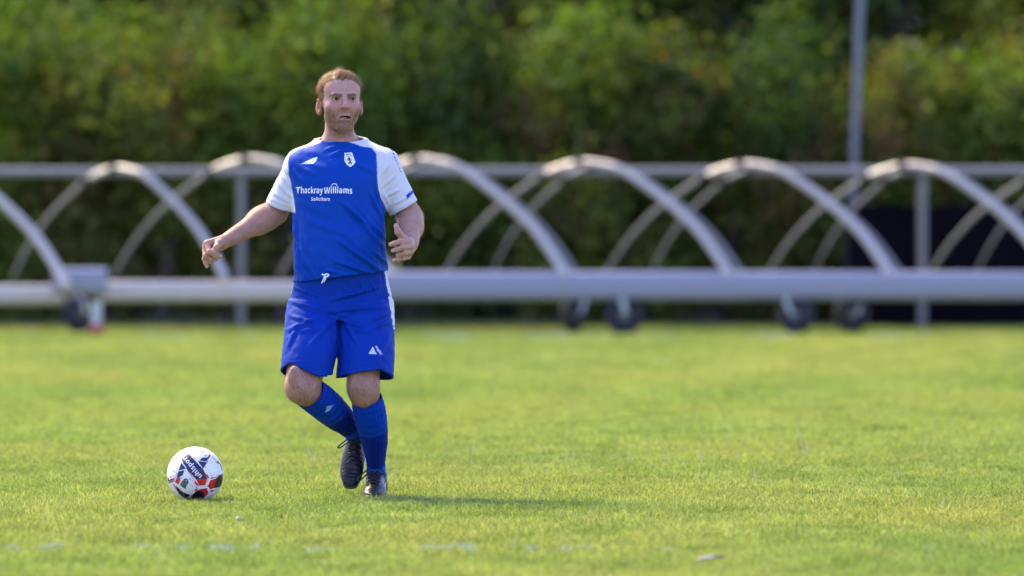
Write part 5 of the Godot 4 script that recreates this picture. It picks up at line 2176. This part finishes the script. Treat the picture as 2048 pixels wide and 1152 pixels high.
func socks_part(who: Node3D) -> void:
	var m := cloth(Color.WHITE, 0.8)
	var a := sock_mesh([[Q(622, 783, 0.208), 0.0625, 0.068], [Q(640, 797, 0.172), 0.0645, 0.068], [Q(660, 815, 0.128), 0.0640, 0.066], [Q(678, 833, 0.075), 0.0560, 0.058], [Q(695, 849, 0.020), 0.0450, 0.047], [Q(706, 862, -0.025), 0.0385, 0.040], [Q(711, 874, -0.055), 0.037, 0.042]], Vector3(0, 0.5, 0.85), 0.70, 0.24)
	var first := put(a.mesh(), "sock", m, who)
	var b := sock_mesh([[Q(735, 794, 0.170), 0.0590, 0.060], [Q(740, 822, 0.140), 0.0640, 0.066], [Q(745, 850, 0.105), 0.0605, 0.064], [Q(749, 878, 0.065), 0.0530, 0.057], [Q(750.5, 905, 0.025), 0.0435, 0.048], [Q(751.5, 930, -0.012), 0.0355, 0.040], [Q(752, 953, -0.032), 0.038, 0.044]], Vector3(0, 0.2, 0.95), 0.81, 0.20)
	put(b.mesh(), "sock", m, who)
	# woven mark on the shin, following the sock
	var d := Soup.new()
	for k in 6:
		var p0 := Vector2(652.5 + k * 0.6, 821.0 - k * 2.3)
		var p1 := Vector2(661.5 + k * 1.7, 817.0 - k * 1.9)
		var line := []
		for q in 4:
			var w := p0.lerp(p1, q / 3.0)
			var best := 1e9
			var on := Vector3.ZERO
			for v in a.v.size():
				var dx := a.v[v].x / S + 690.0 - w.x
				var dy := GROUND - a.v[v].y / S - w.y
				if a.n[v].z > 0.1 and dx * dx + dy * dy < best:
					best = dx * dx + dy * dy
					on = a.v[v] + a.n[v] * 0.0004
			line.append(Vector3((w.x - 690.0) * S, (GROUND - w.y) * S, on.z + 0.0006))
		d.tube(line, [0.0010, 0.0011, 0.0011, 0.0009], 6)
	put(d.mesh(), "maker_mark", mat(lin(0.45, 0.50, 0.68), 0.8), first)


func boot_part(who: Node3D, T: Transform3D, side: float) -> void:
	var f := Field.new()
	f.ell(Vector3(side * 0.006, 0.028, 0.140), Vector3(0.0450, 0.023, 0.080), 0.02)
	f.ell(Vector3(side * 0.002, 0.040, 0.07), Vector3(0.041, 0.036, 0.075), 0.03)
	f.ell(Vector3(0, 0.042, -0.022), Vector3(0.0365, 0.042, 0.048), 0.03)
	f.cap(Vector3(0, 0.084, 0.010), Vector3(side * 0.004, 0.040, 0.112), 0.034, 0.024, 0.02)
	f.cap(Vector3(0, 0.05, -0.016), Vector3(0, 0.118, -0.020), 0.040, 0.042, 0.02)
	var cell := 0.0036
	var s := field_mesh(f, Vector3(-0.075, -0.01, -0.095), Vector3(0.075, 0.16, 0.245), cell)
	fix_side(s, f)
	s = cut_shell(s, [[Vector3(0, 0.106, 0), Vector3(0, 0.96, -0.10).normalized(), Vector3(0, 0.145, -0.02), 0.085]], cell, 0.006)
	var moved := s.v.duplicate()
	for k in s.v.size():
		var p := s.v[k]
		var n := s.n[k]
		var h := 0.0
		# stitched waves over the toe
		if p.z > 0.085 and p.y > 0.03:
			h -= 0.0016 * pow(maxf(0.0, cos((p.z - 0.004 * cos(p.x * 90.0) - 0.3 * p.x * p.x * 20.0) * 420.0)), 3.0)
		h += 0.0007 * grain.get_noise_3dv(p * 60.0)
		moved[k] = p + n * h
		moved[k].y = maxf(moved[k].y, 0.016)
		# black leather; worn toe
		s.c.append(Color(0.009, 0.009, 0.011) * (0.9 + 0.3 * grain.get_noise_3dv(p * 45.0)))
	s.v = moved
	s.smooth()
	for k in s.v.size():
		s.v[k] = T * s.v[k]
		s.n[k] = T.basis * s.n[k]
	var leather := mat(Color.WHITE, 0.38, 0.0, true)
	leather.metallic_specular = 0.42
	var o := put(s.mesh(), "boot", leather, who)
	# sole plate with a pale edge
	var sole := Soup.new()
	var outline := []
	for k in 40:
		var a := TAU * k / 40.0
		var z := 0.075 + 0.150 * cos(a)
		var wv := 0.036 + 0.010 * smoothstep(0.02, 0.13, z) - 0.006 * exp(-pow((z - 0.05) / 0.03, 2.0))
		outline.append(Vector2(wv * signf(sin(a)) * pow(absf(sin(a)), 0.62) + side * 0.005 * smoothstep(0.0, 0.12, z), z))
	for ring in [[0.94, 0.006], [1.0, 0.009], [1.0, 0.016], [0.93, 0.019]]:
		for k in 40:
			sole.v.append(T * Vector3(outline[k].x * ring[0], ring[1] + 0.008 * smoothstep(0.15, 0.23, outline[k].y), 0.075 + (outline[k].y - 0.075) * ring[0]))
	for r in 3:
		for k in 40:
			sole.quad(r * 40 + k, r * 40 + (k + 1) % 40, (r + 1) * 40 + (k + 1) % 40, (r + 1) * 40 + k)
	for k in range(1, 39):
		sole.i.append_array(PackedInt32Array([0, k + 1, k]))
	sole.smooth()
	put(sole.mesh(), "sole", mat(lin(0.03, 0.03, 0.033), 0.6), o)
	var edge := Soup.new()
	var ep := []
	for k in range(3, 38):
		ep.append(T * Vector3(outline[k].x * 1.01, 0.019 + 0.008 * smoothstep(0.15, 0.23, outline[k].y), outline[k].y))
	edge.tube(ep, ep.map(func(_q): return 0.0014), 6)
	put(edge.mesh(), "welt", mat(lin(0.30, 0.29, 0.28), 0.6), o)
	for st in [[0.03, 0.17], [-0.03, 0.17], [0.036, 0.12], [-0.034, 0.12], [0.0, 0.195], [0.024, -0.015], [-0.024, -0.015], [0.024, -0.045], [-0.024, -0.045]]:
		var stud := Soup.new()
		var c0 := Vector3(st[0] + side * 0.004, 0.010 + 0.008 * smoothstep(0.15, 0.23, st[1]), st[1])
		stud.tube([T * c0, T * (c0 - Vector3(0, 0.007, 0)), T * (c0 - Vector3(0, 0.013, 0))], [0.0085, 0.0075, 0.006], 10)
		put(stud.mesh(), "stud", mats.rubber, o)
	# tongue, laces and bow
	var lacem := mat(lin(0.014, 0.014, 0.016), 0.75)
	for k in 5:
		var z := 0.036 + 0.019 * k
		var y := 0.1150 - 0.0105 * k
		var l := Soup.new()
		for q in 2:
			var sg := 1.0 if q == 0 else -1.0
			l.tube(catmull([T * Vector3(-0.024 * sg, y - 0.012, z), T * Vector3(-0.008 * sg, y + 0.0005, z + 0.006), T * Vector3(0.008 * sg, y + 0.0005, z + 0.013), T * Vector3(0.024 * sg, y - 0.012, z + 0.018)], 4), range(13).map(func(_q): return 0.0026), 6)
		put(l.mesh(), "lace", lacem, o)
	var tg := Soup.new()
	tg.tube([T * Vector3(0, 0.086, 0.085), T * Vector3(0, 0.112, 0.040), T * Vector3(0, 0.128, 0.020), T * Vector3(0, 0.136, 0.012)], [0.016, 0.021, 0.024, 0.020], 14, true, Color.WHITE, 0.25)
	put(tg.mesh(), "tongue", lacem, o)
	var bow := Soup.new()
	var bp := func(pts: Array, n: int) -> void:
		var w := []
		for e in pts:
			w.append(T * Vector3(e[0], e[1], e[2]))
		var c := catmull(w, 5)
		bow.tube(c, c.map(func(_q): return 0.0030), 7)
	bp.call([[0, 0.124, 0.042], [-0.026, 0.120, 0.056], [-0.058, 0.092, 0.070], [-0.066, 0.076, 0.072], [-0.056, 0.078, 0.072], [-0.026, 0.104, 0.062], [0, 0.120, 0.046]], 5)
	bp.call([[0, 0.124, 0.042], [0.022, 0.124, 0.052], [0.038, 0.108, 0.060], [0.030, 0.102, 0.064], [0, 0.120, 0.048]], 5)
	bp.call([[0, 0.122, 0.044], [-0.014, 0.108, 0.066], [-0.024, 0.084, 0.082]], 5)
	bp.call([[0, 0.122, 0.044], [0.016, 0.106, 0.066], [0.022, 0.090, 0.078]], 5)
	put(bow.mesh(), "bow", lacem, o)
	# pale curved flash on the outer side
	var fl := Soup.new()
	var all := f.all()
	var fp := []
	for e in [[0.118, 0.040], [0.105, 0.033], [0.090, 0.029], [0.070, 0.033], [0.045, 0.045], [0.015, 0.062], [-0.02, 0.078]]:
		var x := 0.075 
		for q in 30:
			if f.dist(Vector3(x, e[1], e[0]), all) > 0.0008:
				x -= 0.0018
		fp.append(T * Vector3(x, e[1], e[0]))
	fl.tube(catmull(fp, 4), range(25).map(func(q): return 0.0012 + 0.0022 * sin(PI * minf(1.0, q / 14.0)) * (1.0 if q < 14 else 0.0) + (0.0 if q < 14 else 0.0008)), 6)
	put(fl.mesh(), "flash", mat(lin(0.62, 0.60, 0.60), 0.5), o)
